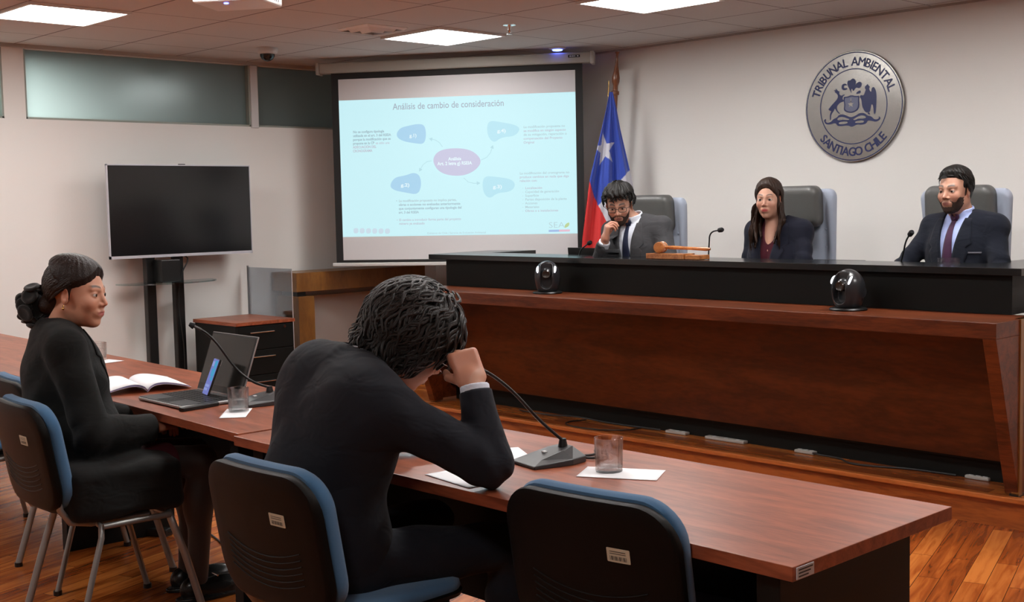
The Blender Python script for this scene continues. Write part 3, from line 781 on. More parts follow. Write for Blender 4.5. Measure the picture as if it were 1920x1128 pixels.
# ------------------------------------------------------------------ steel seal
seal = thing('wall_seal', 'round brushed steel court seal with blue lettering on the back wall', 'seal', (2.52, YB, 2.105))
SR = 0.358
MB().lathe([(SR - 0.002, 0.0), (SR, 0.003), (SR, 0.020), (SR - 0.003, 0.023)], (0, 0, 0), n=96, axis=(0, -1, 0)).build('disc', M['steel'], seal, smooth=30)
def q2(u, v, d=0.0245): return (u, -d, v)
def ring(r0, r1, name):
    m = MB(); n = 96; vs = []
    for k in range(n):
        a = 2 * PI * k / n
        for r in (r0, r1): vs.append(q2(r * math.cos(a), r * math.sin(a), 0.0238))
    m.add(vs, [(2 * k, 2 * k + 1, (2 * k + 3) % (2 * n), (2 * k + 2) % (2 * n)) for k in range(n)]).build(name, M['navy'], seal)
ring(0.343, 0.349, 'outer_ring'); ring(0.238, 0.244, 'inner_ring')
def arc_text(s, r, size, a0, a1, top, name):
    import itertools
    vs_all = MB(); gl = [text_mesh(ch, size) if ch != ' ' else (np.zeros((0, 3)), []) for ch in s]
    ws = [(v[:, 0].max() - v[:, 0].min()) if len(v) else size * 0.22 for v, _ in gl]
    gap = size * 0.13; tot = sum(ws) + gap * (len(s) - 1); pos = 0
    for (v, f), w in zip(gl, ws):
        a = a0 + (a1 - a0) * (pos + w / 2) / tot; pos += w + gap
        if not len(v): continue
        up = 1 if top else -1
        er = np.array([math.cos(a), math.sin(a)]); et = np.array([math.sin(a), -math.cos(a)]) * up
        mid = (v[:, 0].max() + v[:, 0].min()) / 2
        for j, (dx, dy) in enumerate(((0, 0), (-0.0016, 0), (0.0016, 0), (0, 0.0012), (0, -0.0012))):
            vs_all.add([q2(*(er * r + et * (p[0] * 0.94 - mid * 0.94 + dx) + er * up * (p[1] + dy)), 0.0240 + 0.0001 * j) for p in v], f)
    vs_all.build(name, M['navy'], seal)
arc_text('TRIBUNAL AMBIENTAL', 0.262, 0.079, math.radians(164), math.radians(17), True, 'lettering')
arc_text('SANTIAGO CHILE', 0.318, 0.079, math.radians(-140), math.radians(-41), False, 'lettering')
def cq(x, y): return ((x - 527) / 455.0 * 0.349, (560 - y) / 508.0 * 0.349)
def crest(name, polys, m=None, d=0.0242, sm=1):
    mb = MB()
    for p in polys:
        P = [cq(*a) for a in p]
        P = smooth_poly(P, sm) if sm else P
        mb.prism(P, lambda x, y, dd: q2(x, y, dd), (0.0231, d))
    mb.build(name, m or M['navy'], seal)
crest('deer', [[(378, 400), (362, 372), (366, 396), (340, 388), (360, 408), (345, 412), (368, 420), (385, 450), (375, 480), (335, 520), (305, 550), (296, 568), (285, 558), (300, 582), (322, 588), (304, 615), (306, 672), (314, 672), (316, 618), (345, 585), (352, 560), (372, 600), (398, 622), (402, 615), (380, 592), (368, 552), (400, 515), (432, 508), (440, 498), (424, 478), (432, 455), (452, 446), (438, 438), (418, 452), (400, 440), (392, 418), (402, 410)]])
crest('condor', [[(640, 380), (656, 372), (662, 358), (672, 378), (684, 388), (676, 406), (684, 430), (700, 440), (698, 415), (712, 392), (730, 405), (746, 455), (744, 560), (738, 640), (722, 650), (716, 570), (700, 545), (690, 600), (684, 624), (650, 628), (628, 600), (612, 560), (606, 500), (590, 478), (598, 458), (626, 468), (640, 430), (648, 410), (636, 402)], [(672, 620), (690, 650), (662, 640)]])
crest('plumes', [[(512, 440), (496, 400), (482, 372), (470, 345), (478, 312), (500, 316), (520, 296), (542, 306), (556, 330), (548, 368), (560, 345), (590, 332), (610, 350), (604, 382), (580, 396), (560, 384), (542, 400), (528, 420), (520, 392), (508, 398)], [(416, 372), (424, 344), (450, 338), (470, 352), (466, 360), (446, 352), (438, 374), (452, 384), (466, 380), (476, 392), (450, 402), (428, 398)], [(596, 412), (600, 440), (576, 446), (556, 444), (560, 430)]])
crest('shield', [[(438, 458), (470, 466), (510, 450), (552, 466), (590, 462), (582, 500), (588, 560), (572, 600), (520, 622), (470, 612), (436, 588), (446, 540), (436, 500)]], sm=2)
crest('shield_field', [[(450, 472), (480, 476), (512, 464), (548, 476), (578, 474), (572, 504), (576, 556), (562, 590), (518, 610), (474, 600), (448, 580), (456, 540), (448, 504)]], mat('crest_grey', (0.12, 0.13, 0.19), 0.4, metal=0.5), 0.0246, 2)
st = []
for k in range(10):
    r = 34 if k % 2 == 0 else 13; a = math.radians(90 + 36 * k); st.append((507 + r * math.cos(a), 538 - r * math.sin(a)))
crest('shield_star', [st, [(504, 482), (512, 482), (512, 520), (504, 520)]], M['steel'], 0.0250, 0)
crest('scroll', [[(244, 672), (262, 660), (270, 664), (258, 680), (280, 700), (318, 690), (340, 664), (372, 655), (392, 628), (440, 628), (480, 650), (512, 660), (548, 650), (588, 626), (636, 630), (660, 655), (700, 664), (720, 692), (752, 698), (772, 684), (764, 668), (784, 680), (778, 702), (740, 720), (700, 706), (664, 700), (650, 730), (600, 738), (570, 730), (540, 742), (512, 752), (490, 738), (450, 734), (420, 738), (380, 734), (360, 702), (300, 716), (262, 708)]])
crest('scroll_gap', [[(372, 668), (400, 650), (440, 652), (470, 668), (500, 680), (470, 684), (430, 676), (390, 682)], [(552, 668), (590, 650), (630, 652), (656, 672), (620, 682), (580, 676), (548, 690), (524, 682)], [(390, 700), (440, 694), (480, 700), (470, 716), (420, 720), (394, 716)], [(548, 702), (590, 696), (634, 700), (626, 718), (580, 718), (548, 716)]], M['steel'], 0.0246, 1)

# ------------------------------------------------------------------ television on its stand
tvs = thing('television_stand', 'black two-post floor stand with a curved glass shelf carrying the television', 'stand', (-1.53, 0.95, 0))
for y in (0.832, 1.058):
    MB().box((-1.555, y - 0.036, 0.05), (-1.495, y + 0.036, 1.62)).build('post', M['plastic'], tvs, bevel=0.006, world=True)
MB().box((-1.64, 0.68, 0.0), (-1.40, 1.07, 0.05)).build('base', M['plastic'], tvs, bevel=0.01, world=True)
g = MB(); pts = []
for k in range(17):
    a = PI * k / 16; pts.append((-1.47 + 0.24 * math.sin(a), 0.945 - 0.38 * math.cos(a)))
pts = [(-1.52, 0.565), *pts, (-1.52, 1.325)]
g.prism(pts, lambda x, y, d: (x, y, d), (0.995, 1.005)); g.build('shelf', M['greenglass'], tvs, world=True)
MB().box((-1.60, 0.78, 1.30), (-1.50, 1.10, 1.62)).build('bracket', M['plastic'], tvs, world=True)
mp_ = tag(MB().box((-1.50, 0.85, 1.006), (-1.37, 1.0, 1.165)).build('media_box', M['plastic'], bevel=0.004), 'small black box standing on the glass shelf under the television', 'box')
tv = thing('television', 'large switched off flat television with a thin silver frame', 'television', (-1.45, 1.095, 1.17))
ty0, ty1, tz0, tz1 = 0.495, 1.655, 1.185, 1.855
MB().box((-1.495, ty0 + 0.03, tz0 + 0.03), (-1.455, ty1 - 0.03, tz1 - 0.03)).build('back_cover', M['plastic'], tv, world=True, bevel=0.006)
fr = MB()
fr.box((-1.46, ty0, tz0), (-1.438, ty1, tz0 + 0.020)); fr.box((-1.46, ty0, tz1 - 0.008), (-1.438, ty1, tz1)); fr.box((-1.46, ty0, tz0), (-1.438, ty0 + 0.008, tz1)); fr.box((-1.46, ty1 - 0.006, tz0), (-1.438, ty1, tz1))
fr.build('frame', mat('silver_frame', (0.55, 0.55, 0.60), 0.35, metal=0.3), tv, world=True)
MB().box((-1.455, ty0 + 0.006, tz0 + 0.018), (-1.441, ty1 - 0.005, tz1 - 0.006)).build('screen', M['tv'], tv, world=True)
MB().box((-1.455, 1.06, tz1), (-1.44, 1.11, tz1 + 0.006)).build('sensor', M['plastic'], tv, world=True)
cable('cable', [(-1.49, 1.10, 1.19), (-1.47, 1.13, 1.16), (-1.47, 1.05, 1.05), (-1.47, 1.02, 0.8), (-1.46, 1.06, 0.5), (-1.46, 1.04, 0.1)], 0.005, 'thin black cable hanging down behind the television between the posts')

# ------------------------------------------------------------------ drawer pedestal
pd = thing('drawer_cabinet', 'black three drawer pedestal with a cherry wood top beside the television', 'cabinet', (-1.08, 1.32, 0))
px0, px1, py0, py1 = -1.375, -0.775, 1.085, 1.575
MB().box((px0, py0, 0.697), (px1, py1, 0.722)).build('top', M['table'], pd, bevel=0.002, world=True)
MB().box((px0 + .01, py0 + .01, 0.05), (px1 - .025, py1 - .01, 0.696)).build('body', M['black'], pd, world=True)
for i, (z0, z1) in enumerate(((0.52, 0.69), (0.34, 0.515), (0.06, 0.335))):
    d = MB().box((px1 - .025, py0 + .012, z0), (px1 - .006, py1 - .012, z1)).build('drawer', M['black'], pd, bevel=0.002, world=True)
    zh = z1 - 0.045
    MB().tube([(px1 - .006, py0 + .10, zh), (px1 + .018, py0 + .10, zh), (px1 + .018, py0 + .30, zh), (px1 - .006, py0 + .30, zh)], 0.005, 8).build('handle', M['chrome'], d, world=True)
    if i == 0: MB().cyl((px1 - .007, py1 - .09, z1 - 0.02), (px1 + .002, py1 - .09, z1 - 0.02), 0.011).build('lock', M['chrome'], d, world=True)
for x in (px0 + .06, px1 - .08):
    for y in (py0 + .06, py1 - .06):
        MB().lathe([(0.012, -0.02), (0.022, -0.012), (0.022, 0.012), (0.012, 0.02)], (x, y, 0.024), n=16, axis=(0, 1, 0)).box((x - .006, y - .006, .03), (x + .006, y + .006, .055)).build('caster', M['plastic'], pd, world=True)

# ------------------------------------------------------------------ side desk against the left wall with acrylic pane
sd = thing('side_desk', 'honey coloured thick-topped desk along the left wall under the projection screen', 'desk', (-1.45, 2.0, PH))
hx = -1.345
MB().box((XL + 0.02, 1.985, 0.862), (hx, 3.30, 1.012)).build('top_beam', M['honey'], sd, bevel=0.002, world=True)
MB().box((XL + 0.04, 2.00, PH), (hx - .003, 2.15, 0.825)).build('end_post', M['honey'], sd, bevel=0.002, world=True)
MB().box((XL + 0.10, 2.02, 0.825), (hx - .05, 2.10, 0.862)).build('spacer', M['plastic'], sd, world=True)
MB().box((XL + 0.04, 3.12, PH), (hx - .003, 3.27, 0.862)).build('end_post', M['honey'], sd, bevel=0.002, world=True)
MB().box((XL + 0.03, 2.15, PH), (XL + 0.05, 3.12, 0.80)).build('back_board', mat('desk_back', (0.62, 0.55, 0.50), 0.6), sd, world=True)
pane = thing('acrylic_screen', 'clear acrylic protective screen standing at the left end of the side desk', 'screen', (-1.33, 1.72, 0))
MB().box((-1.62, 1.717, 0.002), (-1.015, 1.723, 1.068)).build('sheet', M['acrylic'], pane, world=True)
MB().box((-1.628, 1.714, 0), (-1.619, 1.726, 1.080)).build('polished_edge', mat('acrylic_edge', (0.30, 0.31, 0.32), 0.3), pane, world=True)
MB().box((-1.016, 1.717, 0.002), (-1.012, 1.723, 1.060)).build('front_edge', mat('acrylic_edge_light', (0.42, 0.38, 0.36), 0.3), pane, world=True)

# ------------------------------------------------------------------ flag and pole
poleb = np.array([0.415, 3.56, PH])
pl = thing('flag_pole', 'turned wooden flag pole with a carved finial, leaning slightly behind the judge', 'flag pole', tuple(poleb))
lean = np.array([0.22, 0.0, 0]); 
def pp(z): return np.array([0, 0, z]) + lean * (z / 2.4)
def lathe_along(prof, n=20):
    return MB().tube([pp(z) for r, z in prof], [r for r, z in prof], n)
MB().lathe([(0.16, 0), (0.16, 0.02), (0.05, 0.05), (0.03, 0.09)], n=28).build('base', M['polewood'], pl, smooth=True)
lathe_along([(0.020, 0.05), (0.021, 1.2), (0.021, 2.17), (0.030, 2.175), (0.030, 2.20), (0.019, 2.205), (0.018, 2.24), (0.028, 2.27), (0.029, 2.30), (0.020, 2.35), (0.012, 2.39), (0.009, 2.44), (0.011, 2.475), (0.015, 2.48), (0.014, 2.49)]).build('shaft', M['polewood'], pl, smooth=50)
MB().tube([pp(2.16) + (.02, -.10, 0), pp(2.27) + (.02, -.10, 0)], 0.004, 8).tube([pp(2.16) + (.02, -.10, 0), pp(2.16)], 0.004, 8).build('brass_hook', M['brass'], pl)

flag = thing('flag', 'Chilean flag in red, white and blue hanging in folds from the wooden pole', 'flag', (0.55, 3.42, 1.0))
FL = np.array([0.695, 0.719, 0.0]); FN = np.array([0.719, -0.695, 0.0])
def flag_cloth():
    F0 = np.array([0.690, 3.43, 0.0])      # lateral origin at the top of the flag
    px2m = 1 / 248.0                        # picture pixels of the frontal view at this distance
    apex = (1146, 172)
    def L_(v):  # silhouette left
        return np.interp(v, [172, 200, 240, 330, 440, 560, 700], [1143, 1137, 1127, 1104, 1089, 1083, 1080])
    def R_(v):
        return np.interp(v, [172, 200, 240, 320, 350, 430, 560, 700], [1149, 1155, 1162, 1180, 1186, 1195, 1204, 1206])
    nu, nv = 110, 260
    vs, cols = [], []
    us = np.linspace(0, 1, nu + 1); vv = np.linspace(172, 640, nv + 1)
    for v in vv:
        l, r = L_(v), R_(v); am = min(1.0, (v - 172) / 160.0)
        for u in us:
            x = l + (r - l) * u
            fold = 0.022 * am * math.sin(u * 15 + 0.006 * v) + 0.012 * am * math.sin(u * 31 + 1.3 - 0.004 * v)
            p = F0 + FL * ((x - apex[0]) * px2m) + FN * fold + np.array([0, 0, 2.330 - (v - 172) / 248.0])
            vs.append(p)
    fs, mi = [], []
    def inpoly(x, y, P):
        c = False; j = len(P) - 1
        for i in range(len(P)):
            if (P[i][1] > y) != (P[j][1] > y) and x < (P[j][0] - P[i][0]) * (y - P[i][1]) / (P[j][1] - P[i][1]) + P[i][0]: c = not c
            j = i
        return c
    star = []
    for k in range(10):
        r = 27 if k % 2 == 0 else 10.5; a = math.radians(98 + 36 * k); star.append((1132.5 + r * math.cos(a) * 0.78, 277 - r * math.sin(a) * 1.18))
    blue = [(1100, 100), (1190, 100), (1190, 308), (1175, 318), (1160, 335), (1119, 379), (1112, 360), (1103, 332), (1090, 330)]
    red = [(1060, 330), (1103, 330), (1112, 358), (1120, 380), (1130, 400), (1142, 425), (1160, 480), (1180, 560), (1180, 720), (1060, 720)]
    for i in range(nv):
        v = (vv[i] + vv[i + 1]) / 2; l, r = L_(v), R_(v)
        for k in range(nu):
            x = l + (r - l) * (us[k] + us[k + 1]) / 2
            a = i * (nu + 1) + k; fs.append((a, a + 1, a + nu + 2, a + nu + 1))
            mi.append(1 if inpoly(x, v, star) else 0 if inpoly(x, v, blue) else 2 if inpoly(x, v, red) else 1)
    mb = MB().add(vs, fs)
    o = mb.build('cloth', mat('flag_blue', (0.020, 0.060, 0.42), 0.55, sheen=0.3, bump=0.2, bscale=900), flag, world=True, smooth=80)
    o.data.materials.append(mat('flag_white', (0.55, 0.55, 0.62), 0.6, sheen=0.3)); o.data.materials.append(mat('flag_red', (0.62, 0.022, 0.022), 0.55, sheen=0.3))
    for p, k in zip(o.data.polygons, mi): p.material_index = k
    so = o.modifiers.new('thickness', 'SOLIDIFY'); so.thickness = 0.0015
flag_cloth()
# ------------------------------------------------------------------ tables
ZT = 0.76
def table(x0, x1, y0, y1, rz, org, label, supports):
    t = thing('table', label, 'table', (*org, 0), rz, 'cherry wood hearing tables')
    MB().box((x0, y0, ZT - 0.032), (x1, y1, ZT)).build('tabletop', M['table'], t, bevel=0.0015)
    for s in supports:
        MB().box((s - 0.03, y0 + 0.035, 0.0), (s + 0.03, y1 - 0.10, ZT - 0.033)).build('end_panel', M['black'], t, bevel=0.002)
    MB().box((min(supports) + .03, (y0 + y1) / 2 + 0.12, 0.25), (max(supports) - .03, (y0 + y1) / 2 + 0.145, ZT - 0.033)).build('modesty_panel', M['black'], t)
    return t
tr = table(-2.19, 0, 0, 0.68, math.radians(-0.6), (5.365, -1.355), 'cherry wood table with black panels at the right, in front of the empty chair', (-2.10, -0.085))
lb = MB().box((0.0005, 0.012, ZT - 0.029), (0.0025, 0.075, ZT - 0.004)).build('sticker', M['labelgrey'], tr)
for k in range(3): MB().box((0.0026, 0.018, ZT - 0.011 - k * 0.007), (0.0030, 0.07 - k * 0.008, ZT - 0.008 - k * 0.007)).build('sticker_print', M['ink'], lb)
tl = table(-4.5, 0, 0, 0.650, math.radians(-3.1), (3.150, -1.300), 'long cherry wood table at the left where the woman sits', (-4.35, -1.72, -0.10))

# ------------------------------------------------------------------ visitor chairs
def make_chair(label, loc, rz):
    t = thing('visitor_chair', label, 'chair', loc, rz, 'blue visitor chairs')
    W = 0.49
    def back(x, z, d):   # d: towards the rear is negative
        zz = z + 0.665; y = -0.205 - (zz - 0.45) * 0.17 - 0.055 + 0.34 * (x * x) + d
        return (x, y, zz)
    MB().pad(W, 0.375, 0.10, [(0.012, -0.034), (0.003, -0.031), (0.0, -0.022), (0.0, -0.008), (0.010, 0.0)], back, rings=6).build('back_shell', M['shell'], t, smooth=50)
    rb = MB()
    for k in range(6):
        z = -0.045 - k * 0.017
        rb.tube([np.array(back(x, z + 1.1 * x * x * (1 if k < 9 else 0) - 0.0, -0.034)) for x in np.linspace(-0.165, 0.165, 15)], 0.0022, 6)
    sh = t.children[-1] if len(t.children) else None
    rb.build('shell_ribs', M['shell'], [c for c in t.children if c.name.startswith('back_shell')][0], smooth=True)
    MB().pad(W - 0.012, 0.385, 0.10, [(0.006, 0.0), (0.0, 0.010), (0.0, 0.030), (0.010, 0.045), (0.03, 0.052), (0.06, 0.055)], lambda x, z, d: back(x, z + 0.006, d), rings=6).build('backrest', M['blue'], t, smooth=60)
    st = MB().pad(0.060, 0.033, 0.002, [(0.0, -0.0356), (0.0, -0.0345)], lambda x, z, d: back(x + 0.10, z + 0.065, d), n=2, rings=2).build('sticker', M['label'], t)
    bc = MB()
    for k in range(13):
        w = (0.0012, 0.0024, 0.0016)[k % 3]
        x = 0.078 + k * 0.0035; bc.add([back(x, 0.053, -0.0362), back(x + w, 0.053, -0.0362), back(x + w, 0.063, -0.0362), back(x, 0.063, -0.0362)], [(0, 1, 2, 3)])
    for k in range(2): bc.add([back(0.078, 0.068 + k * .005, -0.0362), back(0.12, 0.068 + k * .005, -0.0362), back(0.12, 0.0695 + k * .005, -0.0362), back(0.078, 0.0695 + k * .005, -0.0362)], [(0, 1, 2, 3)])
    bc.build('barcode', M['ink'], st)
    def seat(x, y, d): return (x, y + 0.0, 0.435 + d - 0.12 * max(0, y - 0.12) ** 1.5)
    MB().pad(0.47, 0.43, 0.09, [(0.03, 0.0), (0.004, 0.006), (0.0, 0.018), (0.012, 0.026)], seat, rings=4).build('seat_pan', M['shell'], t, smooth=50)
    MB().pad(0.462, 0.425, 0.09, [(0.006, 0.018), (0.0, 0.030), (0.004, 0.044), (0.02, 0.055), (0.05, 0.060)], seat, rings=4).build('seat', M['blue'], t, smooth=60)
    for s in (-1, 1):
        x = s * 0.235
        pts = [(x * 0.86, 0.13, 0.418), (x, 0.125, 0.405), (x + s * 0.012, 0.17, 0.26), (x + s * 0.026, 0.235, 0.012)]
        def leg(p, nm): 
            P = [np.array(q, float) for q in p]
            Q = [P[0], P[0] * .4 + P[1] * .6, P[1] * .8 + P[2] * .2 + (0, 0, -.004), P[2], P[3]]
            MB().tube(Q, 0.0150, 12, flat=0.72, up=(1, 0, 0)).build('leg', M['tube'], t, smooth=60)
            MB().cyl((P[3][0], P[3][1], 0), (P[3][0], P[3][1], 0.018), 0.0165, n=14).build('foot_cap', M['plastic'], [c for c in t.children if c.name.startswith('leg')][-1])
        leg(pts, 'leg')
        leg([(x * 0.86, -0.13, 0.418), (x, -0.125, 0.405), (x + s * 0.012, -0.17, 0.26), (x + s * 0.026, -0.245, 0.012)], 'leg')
        MB().tube([(x, -0.125, 0.412), (x, 0.125, 0.412)], 0.011, 10).build('side_rail', M['tube'], t, smooth=True)
        # back upright: from under the seat, round the rear, up into the shell
        P = [(s * 0.19, 0.06, 0.422), (s * 0.19, -0.15, 0.420), (s * 0.192, -0.225, 0.436), (s * 0.193, -0.258, 0.485), (s * 0.193, -0.268, 0.56)]
        MB().tube(P, 0.0145, 12, flat=0.8).build('back_upright', M['tube'], t, smooth=60)
    MB().tube([(-0.235, 0.12, 0.412), (0.235, 0.12, 0.412)], 0.009, 10).tube([(-0.235, -0.12, 0.412), (0.235, -0.12, 0.412)], 0.009, 10).build('cross_bar', M['tube'], t, smooth=True)
    return t
CH3 = (4.850, -1.125, 0); CH2 = (4.03, -1.455, 0); CH1 = (2.455, -1.43, 0)
ch = make_chair('empty blue and black visitor chair at the right table, nearest the table end', CH3, math.radians(5))
dup(ch, CH2, math.radians(1), 'blue and black visitor chair under the man in the dark suit')
dup(ch, CH1, math.radians(-4), 'blue and black visitor chair the woman in the black blazer sits on')
dup(ch, (1.80, -1.20, 0), math.radians(-6), 'empty blue visitor chair beyond the seated woman, tucked under the left table')
dup(ch, (0.95, -1.25, 0), math.radians(4), 'farthest blue visitor chair, cut by the left edge of the photo')

# ------------------------------------------------------------------ judges' armchairs
def make_judge_chair(label, loc, rz):
    t = thing('armchair', label, 'chair', loc, rz, 'high backed judges armchairs')
    z0 = 0.58 - PH
    def back(x, z, d):
        zz = z + 1.07 - PH; return (x, 0.02 - 0.08 * (z + .5) + d + 0.25 * x * x * (-1), zz)
    # fabric back (faces -y), tapering to the seat, with tufts
    def tuft(x, z, d):
        p = list(back(x, z, d))
        if d < -0.04:
            for tx in (-0.18, -0.06, 0.06, 0.18):
                for tz in (-0.22, -0.10, 0.02, 0.14, 0.25):
                    q = ((x - tx) ** 2 + (z - tz) ** 2) / 0.0013
                    p[1] += 0.032 * math.exp(-q)
        return tuple(p)
    mb = MB()
    W, H = 0.52, 0.98
    mb.pad(W, H, 0.055, [(0.006, 0.0), (0.0, -0.008), (0.0, -0.040), (0.010, -0.053), (0.030, -0.060)], tuft, rings=22, taper=0.26)
    mb.build('backrest', M['pale'], t, smooth=60)
    bt = MB()
    for tx in (-0.18, -0.06, 0.06, 0.18):
        for tz in (-0.22, -0.10, 0.02, 0.14, 0.25): bt.sphere(tuft(tx, tz, -0.060), 0.010, 10, 6)
    bt.build('tuft_buttons', M['pale'], t, smooth=True)
    MB().pad(0.385, 0.25, 0.055, [(0.02, -0.055), (0.0, -0.070), (0.0, -0.125), (0.012, -0.148), (0.035, -0.158)], lambda x, z, d: back(x, z + 0.385, d), rings=5).build('headrest', M['leather'], t, smooth=60)
    MB().pad(0.52, 0.50, 0.08, [(0.02, 0), (0, 0.02), (0, 0.09), (0.03, 0.11)], lambda x, y, d: (x, y - 0.30, 0.36 + d), rings=3).build('seat', M['pale'], t, smooth=60)
    for s in (-1, 1):
        MB().box((s * 0.29 - .03, -0.48, 0.60), (s * 0.29 + .03, -0.12, 0.63)).box((s * 0.29 - .012, -0.32, 0.40), (s * 0.29 + .012, -0.26, 0.60)).build('armrest', M['leather'], t, bevel=0.008)
    MB().cyl((0, -0.28, 0.08), (0, -0.28, 0.37), 0.03).build('gas_column', M['chrome'], t, smooth=True)
    b5 = MB()
    for k in range(5):
        a = 2 * PI * k / 5; e = (0.30 * math.cos(a), -0.28 + 0.30 * math.sin(a), 0.06)
        b5.tube([(0, -0.28, 0.10), e], [0.025, 0.014], 8); b5.sphere((e[0], e[1], 0.026), 0.026, 12, 8)
    b5.build('star_base', M['plastic'], t, smooth=True)
    return t
jc = make_judge_chair('high backed pale blue armchair with grey headrest at the left, behind the judge with glasses', (1.43, 3.12, PH - 0.02), math.radians(0))
dup(jc, (2.555, 3.12, PH + 0.012), math.radians(0), 'high backed pale blue armchair in the middle, behind the woman with long hair')
dup(jc, (3.62, 3.12, PH - 0.01), math.radians(0), 'high backed pale blue armchair at the right, behind the bearded judge with a purple tie')

# ------------------------------------------------------------------ gooseneck microphones
def smooth_pts(P, n=3):
    P = [np.array(p, float) for p in P]
    for _ in range(n):
        Q = [P[0]]
        for a, b in zip(P[:-1], P[1:]): Q += [a * .75 + b * .25, a * .25 + b * .75]
        Q.append(P[-1]); P = Q
    return P
def table_mic(base, yaw, neck, label):
    t = thing('microphone', label, 'microphone', base, yaw, 'gooseneck table microphones')
    m = MB()
    # wedge base: low at the front (-y), rising to the back
    a = [(-0.062, -0.095), (0.062, -0.095), (0.075, 0.03), (0.055, 0.09), (-0.055, 0.09), (-0.075, 0.03)]
    n = len(a); vs = [(x, y, 0.0) for x, y in a] + [(x, y, 0.010 if y < -0.05 else 0.018) for x, y in a]
    tp = [(-0.036, -0.055, 0.020), (0.036, -0.055, 0.020), (0.040, 0.02, 0.040), (0.026, 0.062, 0.047), (-0.026, 0.062, 0.047), (-0.040, 0.02, 0.040)]
    m.add(vs + tp, [tuple(range(n))[::-1]] + [(k, (k + 1) % n, n + (k + 1) % n, n + k) for k in range(n)] + [(n + k, n + (k + 1) % n, 2 * n + (k + 1) % n, 2 * n + k) for k in range(n)] + [tuple(range(2 * n, 3 * n))])
    m.build('base', mat('microphone_base', (0.035, 0.036, 0.038), 0.35) if 'micbase' not in M else M['micbase'], t, bevel=0.003)
    MB().box((-0.016, -0.02, 0.0305), (-0.002, -0.008, 0.034)).build('talk_button', M['white'], t)
    MB().cyl((0, 0.045, 0.042), (0, 0.045, 0.066), 0.015, 0.010, 16).build('collar', M['plastic'], t, smooth=40)
    R = rotz(-yaw); b = np.array(base)
    P = smooth_pts([(0, 0.045, 0.06)] + [R @ (np.array(p) - b) for p in neck])
    k = int(len(P) * 0.93)
    MB().tube(P[:k + 1], 0.0048, 10).build('gooseneck', M['plastic'], t, smooth=True)
    MB().tube(P[int(len(P) * 0.80):k + 2], 0.0062, 10).build('ferrule', mat('ferrule_dark', (0.06, 0.06, 0.06), 0.3) if 'fer' not in M else M['fer'], t, smooth=True)
    e, d = P[-1], P[-1] - P[k - 1]; d /= np.linalg.norm(d)
    MB().tube([P[k] , P[k] + (e - P[k]) * .2, e - d * 0.006, e + d * 0.012], [0.007, 0.0125, 0.013, 0.008], 14).build('foam_head', mat('foam', (0.012, 0.012, 0.014), 0.95) if 'foam' not in M else M['foam'], t, smooth=True)
    return t
M['micbase'] = mat('microphone_base', (0.035, 0.036, 0.038), 0.35); M['fer'] = mat('ferrule_dark', (0.06, 0.06, 0.06), 0.3); M['foam'] = mat('foam', (0.012, 0.012, 0.014), 0.95)
table_mic((4.275, -0.945, ZT), math.radians(-12), [(4.27, -0.985, 0.89), (4.24, -1.05, 0.975), (4.215, -1.11, 1.030), (4.20, -1.165, 1.060)], 'black gooseneck microphone on the right table beside the man in the dark suit')
table_mic((2.66, -0.905, ZT), math.radians(-8), [(2.60, -0.90, 0.84), (2.54, -0.94, 0.90), (2.52, -1.0, 1.0), (2.505, -1.04, 1.045), (2.49, -1.085, 1.072)], 'black gooseneck microphone on the left table behind the laptop')
cable('cable', [(4.28, -0.87, ZT + .008), (4.33, -0.80, ZT + .006), (4.25, -0.73, ZT + .006), (4.33, -0.74, ZT + .006), (4.37, -0.83, ZT + .006), (4.29, -0.87, ZT + .007)], 0.004, 'short loop of black cable behind the microphone on the right table')
def bench_mic(pts, label):
    t = thing('bench_microphone', label, 'microphone', pts[0], 0, 'gooseneck microphones on the bench')
    b = np.array(pts[0]); P = smooth_pts([np.array(p) - b for p in pts])
    MB().lathe([(0.045, 0), (0.045, 0.012), (0.014, 0.022), (0.008, 0.03)], n=20).build('base', M['micbase'], t, smooth=True)
    MB().tube(P[:-2], 0.0045, 8).build('gooseneck', M['plastic'], t, smooth=True)
    e, d = P[-1], P[-1] - P[-3]; d /= np.linalg.norm(d)
    MB().tube([e - d * 0.034, e - d * 0.03, e - d * 0.005, e + d * 0.006], [0.006, 0.0135, 0.0145, 0.010], 12).build('foam_head', M['foam'], t, smooth=True)
ZD = 0.87
bench_mic([(2.26, 2.50, ZD), (2.26, 2.50, 1.12), (2.285, 2.48, 1.25), (2.32, 2.44, 1.33), (2.44, 2.40, 1.343)], 'black gooseneck microphone between the judge with glasses and the woman judge')
bench_mic([(1.30, 2.44, ZD), (1.24, 2.45, 1.05), (1.25, 2.45, 1.20), (1.33, 2.43, 1.24), (1.40, 2.40, 1.262)], 'black gooseneck microphone low at the left of the judge with glasses')
bench_mic([(3.50, 2.48, ZD), (3.51, 2.48, 1.10), (3.56, 2.45, 1.22), (3.60, 2.40, 1.29), (3.665, 2.34, 1.333)], 'black gooseneck microphone in front of the bearded judge')

